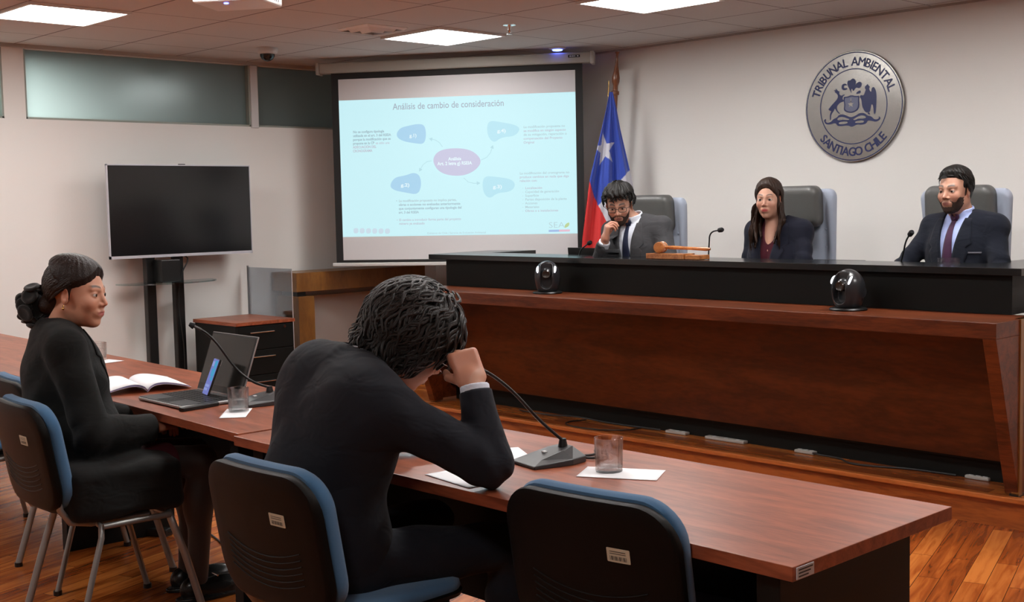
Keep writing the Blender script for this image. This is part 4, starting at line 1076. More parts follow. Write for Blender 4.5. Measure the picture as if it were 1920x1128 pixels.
# ------------------------------------------------------------------ glasses, napkins, papers
def tumbler(loc, label, water=0.0, r=0.040, h=0.092, facets=False):
    t = thing('glass', label, 'glass', loc, 0, 'drinking glasses')
    prof = [(0.001, 0), (r * 0.90, 0), (r * 0.93, 0.004), (r, h), (r - 0.0012, h + 0.001), (r - 0.0028, h), (r * 0.93 - 0.003, 0.016), (r * 0.6, 0.0135), (0.001, 0.013)]
    n = 48; m = MB(); m.lathe(prof, n=n)
    if facets:
        m.v = [(x * (1 + (0.02 if z < h * 0.35 else 0) * math.cos(12 * math.atan2(y, x))), y * (1 + (0.02 if z < h * 0.35 else 0) * math.cos(12 * math.atan2(y, x))), z) for x, y, z in m.v]
    m.build('tumbler', M['glass'], t, smooth=50)
    if water:
        MB().lathe([(0.001, 0.0145), (r * 0.6, 0.0150), (r * 0.93 - 0.0036, 0.0170), (r * 0.95 - 0.0034, water), (0.001, water)], n=40).build('water', M['water'], t, smooth=50)
    return t
def sheet(name, cx, cy, w, d, rz, label, cat, z=ZT, m=None, curl=0.0, group=None):
    mb = MB(); n = 12; R = rotz(rz); vs = []
    for i in range(n + 1):
        for j in range(n + 1):
            x = (i / n - .5) * w; y = (j / n - .5) * d
            zz = z + 0.0012 + curl * ((2 * x / w) ** 2 * 0.5 + 0.3 * math.sin(5 * y / d + 2) * 0.5 + 0.4)
            p = R @ np.array([x, y, 0]); vs.append((cx + p[0], cy + p[1], zz))
    fs = [(i * (n + 1) + j, (i + 1) * (n + 1) + j, (i + 1) * (n + 1) + j + 1, i * (n + 1) + j + 1) for i in range(n) for j in range(n)]
    o = mb.add(vs, fs).build(name, m or M['paper'], smooth=True)
    s = o.modifiers.new('thickness', 'SOLIDIFY'); s.thickness = 0.0008; s.offset = 1
    return tag(o, label, cat, group)
tumbler((4.485, -0.925, ZT + .002), 'empty clear drinking glass on a strip of white paper on the right table', 0.0, 0.041, 0.095, True)
tumbler((2.755, -1.055, ZT + .002), 'half full glass of water on a napkin beside the laptop', 0.046, 0.040, 0.088)
tumbler((0.78, -0.665, ZT + .002), 'glass of water on a napkin behind the woman, far on the left table', 0.060, 0.040, 0.09)
tumbler((3.835, 2.40, 1.126), 'low cut glass standing behind the counter in front of the bearded judge', 0.0, 0.055, 0.075, True)
sheet('paper_strip', 4.53, -0.925, 0.225, 0.13, math.radians(28), 'white paper strip under the empty glass on the right table', 'paper')
sheet('napkin', 2.785, -1.085, 0.095, 0.20, math.radians(51), 'white paper napkin under the half full glass beside the laptop', 'napkin', curl=0.001)
sheet('napkin', 0.86, -0.66, 0.13, 0.11, math.radians(10), 'white napkin under the far glass behind the woman', 'napkin', curl=0.001)
sheet('paper_sheet', 4.10, -0.97, 0.21, 0.15, math.radians(-30), 'white paper on the right table beside the microphone base', 'paper')
sheet('paper_sheet', 4.24, -1.25, 0.22, 0.12, math.radians(-8), 'white paper under the elbow of the man in the dark suit', 'paper')
sheet('paper_sheet', 3.66, -0.90, 0.30, 0.42, math.radians(-4), 'white paper lying on the table in front of the man in the dark suit', 'paper')
tag(MB().box((2.555, -1.20, ZT), (2.585, -1.03, ZT + 0.016), rotz(math.radians(8)), (2.57, -1.11, 0)).build('marker_case', M['plastic'], bevel=0.004), 'long flat black case lying in front of the laptop near the table edge', 'case')

# open booklet
bk = thing('booklet', 'open white booklet lying between the woman and the laptop', 'book', (1.86, -1.005, ZT + .001), math.radians(77))
def leaf(sx, w, name, z0, mm):
    vs = []; n = 16
    for i in range(n + 1):
        u = i / n
        zz = z0 + 0.026 * math.sin(PI * min(1.0, u) ** 0.6) + 0.004 * u
        for y in (-0.17, -0.06, 0.06, 0.17): vs.append((sx * u * w, y, zz))
    mb = MB().add(vs, [(i * 4 + j, (i + 1) * 4 + j, (i + 1) * 4 + j + 1, i * 4 + j + 1) for i in range(n) for j in range(3)])
    o = mb.build(name, mm, bk, smooth=True); s = o.modifiers.new('thickness', 'SOLIDIFY'); s.thickness = 0.0008
for k in range(4):
    leaf(1, 0.185 - k * 0.004, 'page', 0.002 + k * 0.0028, M['paper'] if k in (0, 3) else M['lilac']); leaf(-1, 0.185 - k * 0.004, 'page', 0.002 + k * 0.0028, M['paper'] if k in (0, 3) else M['lilac'])

# laptop
lp = thing('laptop', 'open laptop with a dark screen on the left table', 'laptop', (2.375, -1.045, ZT + .001), math.radians(-2.0))
M['lapgrey'] = mat('laptop_dark_metal', (0.045, 0.046, 0.05), 0.38, metal=0.3); M['lapedge'] = mat('laptop_silver_edge', (0.42, 0.42, 0.43), 0.3, metal=0.8)
MB().box((-0.185, -0.13, 0.002), (0.185, 0.13, 0.014)).build('base', M['lapedge'], lp, bevel=0.004)
MB().box((-0.180, -0.126, 0.014), (0.180, 0.126, 0.016)).build('deck', M['lapgrey'], lp)
MB().box((-0.05, -0.115, 0.016), (0.05, -0.045, 0.0166)).build('touchpad', mat('touchpad', (0.03, 0.03, 0.032), 0.25), lp)
kb = MB()
for r in range(6):
    for c in range(15):
        kb.box((-0.165 + c * 0.0222, -0.035 + r * 0.0235, 0.016), (-0.165 + c * 0.0222 + 0.0185, -0.035 + r * 0.0235 + 0.0195, 0.018))
kb.build('keyboard', M['plastic'], lp)
ang = math.radians(20)
RX = np.array([[1, 0, 0], [0, math.cos(-ang), -math.sin(-ang)], [0, math.sin(-ang), math.cos(-ang)]])
def lidbox(lo, hi): return MB().box(lo, hi, RX, (0, 0, 0))
def lid(lo, hi, name, m, bv=0.0):
    mb = lidbox(lo, hi); mb.v = [(x, y + 0.128, z + 0.016) for x, y, z in mb.v]; return mb.build(name, m, lp, bevel=bv)
lid((-0.183, 0.0, 0.0), (0.183, 0.006, 0.248), 'lid', M['lapedge'], 0.002)
lid((-0.180, -0.0015, 0.004), (0.180, 0.0, 0.245), 'bezel', M['plastic'])
lid((-0.172, -0.0025, 0.030), (0.172, -0.0015, 0.238), 'display', mat('laptop_display', (0.018, 0.018, 0.016), 0.18))
# phone leaning on the laptop screen
ph = thing('phone', 'smartphone with a lit screen leaning against the laptop display', 'phone', (2.385, -0.985, ZT + .018), math.radians(-14))
pa = math.radians(22); RP = np.array([[1, 0, 0], [0, math.cos(-pa), -math.sin(-pa)], [0, math.sin(-pa), math.cos(-pa)]])
def pbox(lo, hi, name, m, bv=0, par=None):
    mb = MB().box(lo, hi, RP, (0, 0, 0)); return mb.build(name, m, par or ph, bevel=bv)
pbox((-0.037, 0, 0), (0.037, 0.009, 0.155), 'case', mat('phone_case', (0.02, 0.015, 0.012), 0.35), 0.004)
scn = pbox((-0.034, -0.0012, 0.004), (0.034, 0.0, 0.151), 'display', emi('phone_screen', lin((120, 130, 205)), 0.8))
tm = emi('phone_teal', lin((60, 160, 205)), 0.85); lm = emi('phone_light', lin((150, 165, 225)), 0.8)
for x0, x1, z0, z1 in ((0.0, 0.03, 0.115, 0.145), (-0.01, 0.03, 0.080, 0.112), (0.002, 0.03, 0.062, 0.078)): pbox((x0, -0.0020, z0), (x1, -0.0013, z1), 'message_bubble', tm, 0, scn)
for x0, x1, z0, z1 in ((-0.03, -0.005, 0.12, 0.14), (-0.03, 0.02, 0.035, 0.045), (-0.03, 0.01, 0.02, 0.03)): pbox((x0, -0.0020, z0), (x1, -0.0013, z1), 'message_bubble', lm, 0, scn)
pbox((0.012, 0.009, 0.128), (0.036, 0.012, 0.152), 'camera_bump', M['lapedge'], 0.002)

# gavel and block
gb = thing('sound_block', 'rectangular light wood sound block under the gavel on the counter', 'gavel block', (2.20, 2.215, 1.178), math.radians(0))
MB().box((-0.14, -0.055, 0), (0.14, 0.055, 0.032)).build('block', M['gavel'], gb, bevel=0.003)
MB().box((0.146, -0.05, 0), (0.25, 0.05, 0.026)).build('block_step', M['gavel'], gb, bevel=0.003)
gv = thing('gavel', 'wooden gavel resting on its block on the judges counter', 'gavel', (2.13, 2.215, 1.2445), math.radians(6))
MB().lathe([(0.001, -0.062), (0.030, -0.060), (0.034, -0.048), (0.033, -0.036), (0.027, -0.030), (0.031, -0.022), (0.031, 0.022), (0.027, 0.030), (0.033, 0.036), (0.034, 0.048), (0.030, 0.060), (0.001, 0.062)], n=32, axis=(0.35, -0.94, 0)).build('head', M['gavel'], gv, smooth=35)
MB().tube([(0.02, 0.0, 0.0), (0.08, 0.005, -0.001), (0.20, 0.012, -0.006), (0.30, 0.018, -0.009), (0.325, 0.02, -0.010)], [0.008, 0.011, 0.009, 0.012, 0.007], 14).build('handle', M['gavel'], gv, smooth=True)
# laptops standing on the inner desk
def bench_laptop(x, y, w, h, tilt, label):
    t = thing('bench_laptop', label, 'laptop', (x, y, ZD), 0, 'laptops on the inner desk')
    MB().box((-w / 2, 0.0, 0.001), (w / 2, 0.24, 0.018)).build('base', M['lapgrey'], t, bevel=0.003)
    c, s = math.cos(tilt), math.sin(tilt)
    MB().hexa([(-w / 2, 0, 0.018), (w / 2, 0, 0.018), (w / 2, 0.01, 0.018), (-w / 2, 0.01, 0.018)], [(-w / 2, -s * h, 0.018 + c * h), (w / 2, -s * h, 0.018 + c * h), (w / 2, 0.01 - s * h, 0.018 + c * h), (-w / 2, 0.01 - s * h, 0.018 + c * h)]).build('lid', M['plastic'], t, bevel=0.002)
bench_laptop(1.30, 2.565, 0.46, 0.333, 0.1, 'dark laptop lid showing above the counter in front of the judge with glasses')
bench_laptop(3.13, 2.56, 0.32, 0.287, 0.1, 'thin dark laptop lid edge above the counter right of the woman judge')
# floor items
ad = thing('power_adapter', 'black power adapter with cables on the floor under the left table', 'adapter', (1.50, -0.76, 0), 0.5)
MB().box((-0.07, -0.03, 0), (0.07, 0.03, 0.035)).build('brick', M['plastic'], ad, bevel=0.006)
cable('cable', [(1.56, -0.74, .02), (1.62, -0.62, .03), (1.50, -0.55, .006), (1.75, -0.60, .006), (2.1, -0.70, .006), (2.4, -0.62, .006)], 0.004, 'black cable lying on the floor under the left table')
# ------------------------------------------------------------------ people
def skin_mat(name, base, rough=0.5):
    m, nt, b = new_mat(name)
    at = nt.nodes.new('ShaderNodeVertexColor'); at.layer_name = 'tint'
    nt.links.new(at.outputs['Color'], b.inputs['Base Color'])
    b.inputs['Roughness'].default_value = rough
    b.inputs['Subsurface Weight'].default_value = 0.12
    b.inputs['Subsurface Radius'].default_value = (0.012, 0.005, 0.003)
    b.inputs['Subsurface Scale'].default_value = 1.0
    return m
M['skin'] = skin_mat('skin', None)
def cloth(name, col, fold=0.5, weave=1800, sheen=0.04, rough=0.9, pin=None):
    m, nt, b = new_mat(name)
    N, L = nt.nodes, nt.links
    b.inputs['Base Color'].default_value = (*col, 1); b.inputs['Roughness'].default_value = rough; b.inputs['Sheen Weight'].default_value = sheen; b.inputs['Specular IOR Level'].default_value = 0.25
    tc = N.new('ShaderNodeTexCoord')
    n1 = N.new('ShaderNodeTexNoise'); n1.inputs['Scale'].default_value = 9; n1.inputs['Detail'].default_value = 2; n1.inputs['Distortion'].default_value = 0.9
    mp = N.new('ShaderNodeMapping'); mp.inputs['Scale'].default_value = (1, 1, 1.7); mp.inputs['Rotation'].default_value = (0.3, 0.5, 0.2)
    n2 = N.new('ShaderNodeTexNoise'); n2.inputs['Scale'].default_value = weave; n2.inputs['Detail'].default_value = 2
    L.new(tc.outputs['Object'], mp.inputs[0]); L.new(mp.outputs[0], n1.inputs['Vector']); L.new(tc.outputs['Object'], n2.inputs['Vector'])
    b1 = N.new('ShaderNodeBump'); b1.inputs['Strength'].default_value = fold; b1.inputs['Distance'].default_value = 0.016
    b2 = N.new('ShaderNodeBump'); b2.inputs['Strength'].default_value = 0.35; b2.inputs['Distance'].default_value = 0.0006
    L.new(n1.outputs['Fac'], b1.inputs['Height']); L.new(n2.outputs['Fac'], b2.inputs['Height']); L.new(b1.outputs[0], b2.inputs['Normal']); L.new(b2.outputs[0], b.inputs['Normal'])
    mx = N.new('ShaderNodeMix'); mx.data_type = 'RGBA'; mx.inputs[6].default_value = (*[c * 0.8 for c in col], 1); mx.inputs[7].default_value = (*[c * 1.25 for c in col], 1)
    n3 = N.new('ShaderNodeTexNoise'); n3.inputs['Scale'].default_value = 450; L.new(tc.outputs['Object'], n3.inputs['Vector']); L.new(n3.outputs['Fac'], mx.inputs[0]); L.new(mx.outputs[2], b.inputs['Base Color'])
    return m
def hair_mat(name, c1, c2, stretch=(60, 60, 8), rough=0.42):
    m, nt, b = new_mat(name)
    N, L = nt.nodes, nt.links
    tc = N.new('ShaderNodeTexCoord'); mp = N.new('ShaderNodeMapping'); mp.inputs['Scale'].default_value = stretch
    n = N.new('ShaderNodeTexNoise'); n.inputs['Scale'].default_value = 4; n.inputs['Detail'].default_value = 5; n.inputs['Distortion'].default_value = 0.6
    L.new(tc.outputs['Object'], mp.inputs[0]); L.new(mp.outputs[0], n.inputs['Vector'])
    cr = N.new('ShaderNodeMix'); cr.data_type = 'RGBA'; cr.inputs[6].default_value = (*c1, 1); cr.inputs[7].default_value = (*c2, 1); L.new(n.outputs['Fac'], cr.inputs[0]); L.new(cr.outputs[2], b.inputs['Base Color'])
    bp = N.new('ShaderNodeBump'); bp.inputs['Strength'].default_value = 0.7; bp.inputs['Distance'].default_value = 0.004; L.new(n.outputs['Fac'], bp.inputs['Height']); L.new(bp.outputs[0], b.inputs['Normal'])
    b.inputs['Roughness'].default_value = rough; b.inputs['Specular IOR Level'].default_value = 0.3
    return m
def basis(fwd, up):
    """columns: x = person's left, y = forward, z = up"""
    y = np.array(fwd, float); y /= np.linalg.norm(y)
    z = np.array(up, float); z -= y * (z @ y); z /= np.linalg.norm(z)
    return np.stack([-np.cross(y, z), y, z], 1)      # left = z x y
class Head:
    def __init__(s, c, R, k=1.0, female=False, jaw=1.0, nose=1.0, skin=(0.50, 0.27, 0.18), lips=(0.38, 0.10, 0.08), brow=(0.02, 0.013, 0.01), width=1.0, lid=0.0):
        s.c = np.array(c, np.float32); s.R = np.array(R, np.float32); s.k = k; s.f = female; s.jaw = jaw; s.nose = nose; s.skin = skin; s.lips = lips; s.brow = brow; s.w = width; s.lid = lid
    def loc(s, P):
        q = (P - s.c) @ s.R / s.k
        return (q / np.array([s.w, 1, 1], np.float32)).astype(np.float32)
    def world(s, q): return s.c + s.R @ (np.array(q, float) * np.array([s.w, 1, 1]) * s.k)
    def base(s, q):
        ax = np.stack([np.abs(q[:, 0]), q[:, 1], q[:, 2]], 1)
        d = ell(q, (0, -0.018, 0.038), (0.076, 0.096, 0.084))
        d = smin(d, ell(q, (0, 0.028, -0.018), (0.063, 0.066, 0.086)), 0.03)
        d = smin(d, ell(q, (0, 0.030, -0.072), (0.050 * s.jaw, 0.050, 0.043)), 0.03)
        d = smin(d, ell(q, (0, 0.066, -0.103), (0.023 * s.jaw, 0.018, 0.015)), 0.025)
        d = smin(d, cap(ax, (0.020, 0.018, -0.085), (0.052 * s.jaw, -0.018, -0.050), 0.018), 0.025)
        d = smin(d, ell(ax, (0.040, 0.064, -0.030), (0.022, 0.020, 0.022)), 0.022)
        d = smin(d, cap(ax, (0.012, 0.0865, 0.020), (0.042, 0.074, 0.022), 0.0085 if not s.f else 0.006), 0.016)
        return d
    def sdf(s, P):
        q = s.loc(P)
        ax = np.stack([np.abs(q[:, 0]), q[:, 1], q[:, 2]], 1)
        d = s.base(q)
        d = smax(d, -ell(ax, (0.032, 0.102, -0.001), (0.0185, 0.020, 0.0135)), 0.010)
        # lids
        lids = ell(ax, (0.032, 0.0755, 0.0), (0.0150, 0.0150, 0.0145))
        lids = np.maximum(lids, -ell(ax, (0.032, 0.092, -0.0010 - s.lid * .5), (0.0135, 0.022, 0.0044 - s.lid)))
        d = smin(d, lids, 0.003)
        n = s.nose
        d = smin(d, cap(q, (0, 0.086, 0.010), (0, 0.086 + 0.022 * n, -0.030), 0.0070, 0.0105 * n), 0.010)
        d = smin(d, ell(ax, (0.0125 * n, 0.091 + 0.004 * n, -0.036), (0.0085, 0.011, 0.0075)), 0.006)
        d = smax(d, -cap(ax, (0.007, 0.100, -0.048), (0.007, 0.100, -0.040), 0.0035), 0.003)
        # mouth
        d = smin(d, ell(q, (0, 0.082, -0.066), (0.026, 0.014, 0.016)), 0.014)
        lipk = 0.0052 if s.f else 0.0040
        d = smin(d, capf(q, (-0.017, 0.089, -0.0615), (0.017, 0.089, -0.0615), lipk, lipk, (0, 0, 1), 0.8), 0.006)
        d = smin(d, capf(q, (-0.014, 0.0885, -0.0715), (0.014, 0.0885, -0.0715), lipk * 1.15, lipk * 1.15, (0, 0, 1), 0.9), 0.006)
        d = smax(d, -capf(q, (-0.024, 0.0975, -0.0665), (0.024, 0.0975, -0.0665), 0.0032, 0.0032, (0, 0, 1), 0.4), 0.003)
        # ears
        e = ell(ax, (0.0775, -0.010, -0.008), (0.0075, 0.0185, 0.0315), basis((0.35, 1, 0), (0, -0.15, 1)))
        e = smax(e, -ell(ax, (0.0855, -0.006, -0.004), (0.006, 0.010, 0.019)), 0.004)
        d = smin(d, e, 0.006)
        return d * s.k * 0.95
    def color(s, P):
        q = s.loc(P); x, y, z = np.abs(q[:, 0]), q[:, 1], q[:, 2]
        col = np.tile(np.array(s.skin, np.float32), (len(P), 1))
        def g(a, b, c, ra, rb, rc, t, p=2.0):
            w = np.exp(-(((x - a) / ra) ** 2 + ((y - b) / rb) ** 2 + ((z - c) / rc) ** 2) ** (p / 2))[:, None]
            return w
        rose = np.array([s.skin[0] * 1.02, s.skin[1] * 0.80, s.skin[2] * 0.78])
        for w in (g(0.042, 0.07, -0.035, 0.022, 0.04, 0.02, 0), g(0, 0.112, -0.032, 0.014, 0.02, 0.014, 0), g(0.08, -0.01, -0.005, 0.02, 0.03, 0.04, 0)):
            col = col * (1 - 0.6 * w) + rose * 0.6 * w
        w = g(0, 0.095, -0.0665, 0.0235, 0.025, 0.0095, 0, 6.0); col = col * (1 - w) + np.array(s.lips) * w
        zc = 0.0255 + 0.005 * np.sin(np.clip((x - 0.012) / 0.036, 0, 1) * PI * 0.8) + (0.001 if s.f else 0)
        w = (np.clip((x - 0.010) / 0.004, 0, 1) * np.clip((0.052 - x) / 0.008, 0, 1) * np.exp(-((z - zc) / (0.0042 if s.f else 0.0056)) ** 4) * (y > 0.04))[:, None]
        col = col * (1 - 0.92 * w) + np.array(s.brow) * 0.92 * w
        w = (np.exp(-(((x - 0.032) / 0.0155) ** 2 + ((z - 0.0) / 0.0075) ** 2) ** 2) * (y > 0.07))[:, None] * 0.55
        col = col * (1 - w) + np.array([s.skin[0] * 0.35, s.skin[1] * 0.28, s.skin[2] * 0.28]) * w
        return col
    def eyes(s, parent, look=(0, 0), iris=(0.035, 0.018, 0.010)):
        for sx in (-1, 1):
            c = s.world((sx * 0.032, 0.0760, -0.0005)); m = MB(); r = 0.0134 * s.k
            lookv = np.array([look[0], 1.0, look[1]]); B = s.R @ basis(lookv, (0, 0, 1))
            nn, mm = 24, 24; vs = []; 
            for i in range(mm + 1):
                th = PI * i / mm
                for k in range(nn):
                    a = 2 * PI * k / nn; vs.append(c + B @ np.array([math.sin(th) * math.cos(a), math.cos(th), math.sin(th) * math.sin(a)]) * r)
            fs = [(i * nn + k, (i + 1) * nn + k, (i + 1) * nn + (k + 1) % nn, i * nn + (k + 1) % nn) for i in range(mm) for k in range(nn)]
            o = m.add(vs, fs).build('eye', M['sclera'], parent, smooth=True, world=True)
            o.data.materials.append(M['iris']); o.data.materials.append(M['pupil'])
            for p in o.data.polygons:
                i = p.vertices[0] // nn
                i = min(v // nn for v in p.vertices)
                p.material_index = 2 if i < 1 else 1 if i < 4 else 0
M['sclera'] = mat('eye_white', (0.50, 0.46, 0.43), 0.25); M['iris'] = mat('iris_brown', (0.030, 0.015, 0.009), 0.2); M['pupil'] = mat('pupil', (0.003, 0.003, 0.003), 0.15)

class Hand:
    """w wrist, D finger direction, N direction the palm faces, th +1/-1 side of the thumb along T = D x N"""
    def __init__(s, w, D, N, th, curls, k=1.0, thumb=None):
        D = np.array(D, float); D /= np.linalg.norm(D); N = np.array(N, float); N -= D * (N @ D); N /= np.linalg.norm(N); T = np.cross(D, N)
        w = np.array(w, float); s.segs = []; s.k = k
        s.pc = w + D * 0.052 * k - N * 0.002; s.PR = np.stack([T, N, D], 1); s.ph = (0.041 * k, 0.0145 * k, 0.050 * k)
        s.w = w; s.D = D
        lens = (0.072, 0.080, 0.075, 0.060)
        for i in range(4):
            off = th * (0.031 - i * 0.0205)
            b = w + (D * (0.098 - 0.004 * abs(i - 1)) + T * off) * k; L = lens[i] * k; r = (0.0092, 0.0095, 0.0090, 0.0080)[i] * k
            sp = th * (0.07 - i * 0.05) ; d = D + T * sp; d /= np.linalg.norm(d)
            p = b - d * 0.02 * k; s.segs.append((p, b, r * 1.1, r * 1.05, 0.008))
            c = curls[i] if hasattr(curls[0], '__len__') else curls
            a = 0.0
            for frac, cu, r0, r1 in ((0.46, c[0], 1.02, 0.95), (0.30, c[1], 0.95, 0.88), (0.24, c[2], 0.88, 0.74)):
                a += cu; dd = d * math.cos(a) + N * math.sin(a); e = b + dd * L * frac
                s.segs.append((b, e, r * r0, r * r1, 0.0)); b = e
        t = thumb or ((0.55, 0.75, 0.35), (0.75, 0.45, 0.45))
        b = w + (D * 0.022 + T * th * 0.026 + N * 0.006) * k
        for (a0, a1, a2), L, r0, r1 in ((t[0], 0.048, 0.0155, 0.0118), (t[1], 0.034, 0.0115, 0.0105), (t[1], 0.024, 0.0105, 0.0082)):
            dd = D * a1 + T * th * a0 + N * a2; dd /= np.linalg.norm(dd); e = b + dd * L * k; s.segs.append((b, e, r0 * k, r1 * k, 0.008 if r0 > 0.012 else 0.0)); b = e
        s.all = np.array([x for g in s.segs for x in g[:2]]); s.lo = s.all.min(0) - 0.03; s.hi = s.all.max(0) + 0.03
    def sdf(s, P):
        d = rbox(P, s.pc, s.ph, 0.0135 * s.k, s.PR)
        d = smin(d, cap(P, s.w - s.D * 0.04 * s.k, s.w + s.D * 0.02 * s.k, 0.026 * s.k, 0.027 * s.k), 0.02)
        for a, b, r0, r1, kk in s.segs:
            if kk: d = smin(d, cap(P, a, b, r0, r1), kk)
        f = None
        for a, b, r0, r1, kk in s.segs:
            if kk: continue
            e = cap(P, a, b, r0, r1); f = e if f is None else np.minimum(f, e)
        return smin(d, f, 0.004)
def near(P, lo, hi, fn):
    """evaluate fn only inside a box; far points get the distance to the box"""
    lo = np.array(lo, np.float32); hi = np.array(hi, np.float32)
    q = np.maximum(lo - P, P - hi); dist = np.sqrt((np.maximum(q, 0) ** 2).sum(1))
    out = dist + 0.03; m = dist <= 0.02
    if m.any(): out[m] = fn(P[m])
    return out

def make_body(t, head, segs, hands, lo, hi, h, extra=None, name='body', neck=None, nk=0.03):
    """one continuous skin: head, neck, trunk, arms, hands, legs"""
    hl = head.c - 0.17; hh = head.c + 0.17
    def f(P):
        d = near(P, hl, hh, head.sdf)
        e = None
        for a, b, r0, r1 in segs:
            x = cap(P, a, b, r0, r1); e = x if e is None else smin(e, x, 0.03)
        if neck is not None:
            nn = cap(P, neck[0], neck[1], neck[2], neck[3]); e = smin(e, nn, 0.03)
        d = smin(d, e, nk)
        for hd in hands: d = smin(d, near(P, hd.lo, hd.hi, hd.sdf), 0.012)
        return d
    def col(P):
        c = head.color(P); 
        for hd in hands:
            m = ((P > hd.lo) & (P < hd.hi)).all(1); c[m] = np.array(head.skin) * np.array([1.0, 0.88, 0.86])
        return c
    return sdf_mesh(name, f, lo, hi, h, M['skin'], t, color=col, world=True, smooth_iter=1, margin=2.2)

def march(f, o, d, t0, t1, n=80):
    """first surface along o + d*t (from outside)"""
    ts = np.linspace(t0, t1, n); P = (np.array(o)[None] + np.array(d)[None] * ts[:, None]).astype(np.float32)
    v = f(P); k = np.argmax(v < 0)
    if not (v < 0).any(): return None
    if k == 0: return P[0].astype(float)
    a = v[k - 1] / (v[k - 1] - v[k]); return (P[k - 1] * (1 - a) + P[k] * a).astype(float)
def surf_patch(f, O, R, rows, off, nx, name, m, parent, thick=0.003, dist=0.3):
    """rows: list of (z, x0, x1) in the torso frame, draped onto the front of f"""
    vs = []; last = None
    for z, x0, x1 in rows:
        for i in range(nx + 1):
            x = x0 + (x1 - x0) * i / nx
            p = march(f, O + R @ np.array([x, dist, z]), -R[:, 1], 0, dist + 0.1, 120)
            if p is None: p = last if last is not None else O + R @ np.array([x, 0.1, z])
            last = p; vs.append(p + R[:, 1] * off)
    k = nx + 1
    mb = MB().add(vs, [(j * k + i, j * k + i + 1, (j + 1) * k + i + 1, (j + 1) * k + i) for j in range(len(rows) - 1) for i in range(nx)])
    o = mb.build(name, m, parent, smooth=True, world=True)
    s = o.modifiers.new('thickness', 'SOLIDIFY'); s.thickness = thick; s.offset = 0
    return o
def wrinkle(P, a, f1, ph, dirv):
    d = P @ np.array(dirv, np.float32)
    return a * np.sin(d * f1 + ph + 2.0 * np.sin(P[:, 0] * 17 + ph) + 1.5 * np.sin(P[:, 2] * 13 + ph * 2))
class Torso:
    """O = base of the neck, R columns left/forward/up of the chest; w = half shoulder width"""
    def __init__(s, O, R, w=0.185, k=1.0, depth=1.0, female=False, trap=0.048, broad=False):
        s.trap = trap; s.broad = broad
        s.O = np.array(O, np.float32); s.R = np.array(R, np.float32); s.w = w; s.k = k; s.dp = depth; s.f = female
    def loc(s, P): return ((P - s.O) @ s.R).astype(np.float32)
    def world(s, q): return s.O + s.R @ np.array(q, float)
    def sdf(s, P, g=0.0):
        q = s.loc(P); ax = np.stack([np.abs(q[:, 0]), q[:, 1], q[:, 2]], 1); w = s.w
        d = cap(ax, (0.0, -0.018, -0.020), (w * 0.90, -0.012, -0.060), s.trap + g, 0.058 + g)
        d = smin(d, ell(q, (0, 0.0, -0.19), (w * 0.93 + g, 0.118 * s.dp + g, 0.19 + g)), 0.06)
        d = smin(d, ell(q, (0, 0.002, -0.40), (w * (0.84 if s.f else 0.88) + g, 0.120 * s.dp + g, 0.20 + g)), 0.08)
        if s.broad: d = smin(d, ell(ax, (0.135, -0.050, -0.105), (0.100 + g, 0.075 + g, 0.105 + g)), 0.07)
        if s.f: d = smin(d, ell(ax, (0.075, 0.070, -0.22), (0.062 + g, 0.055 + g, 0.062 + g)), 0.05)
        return d
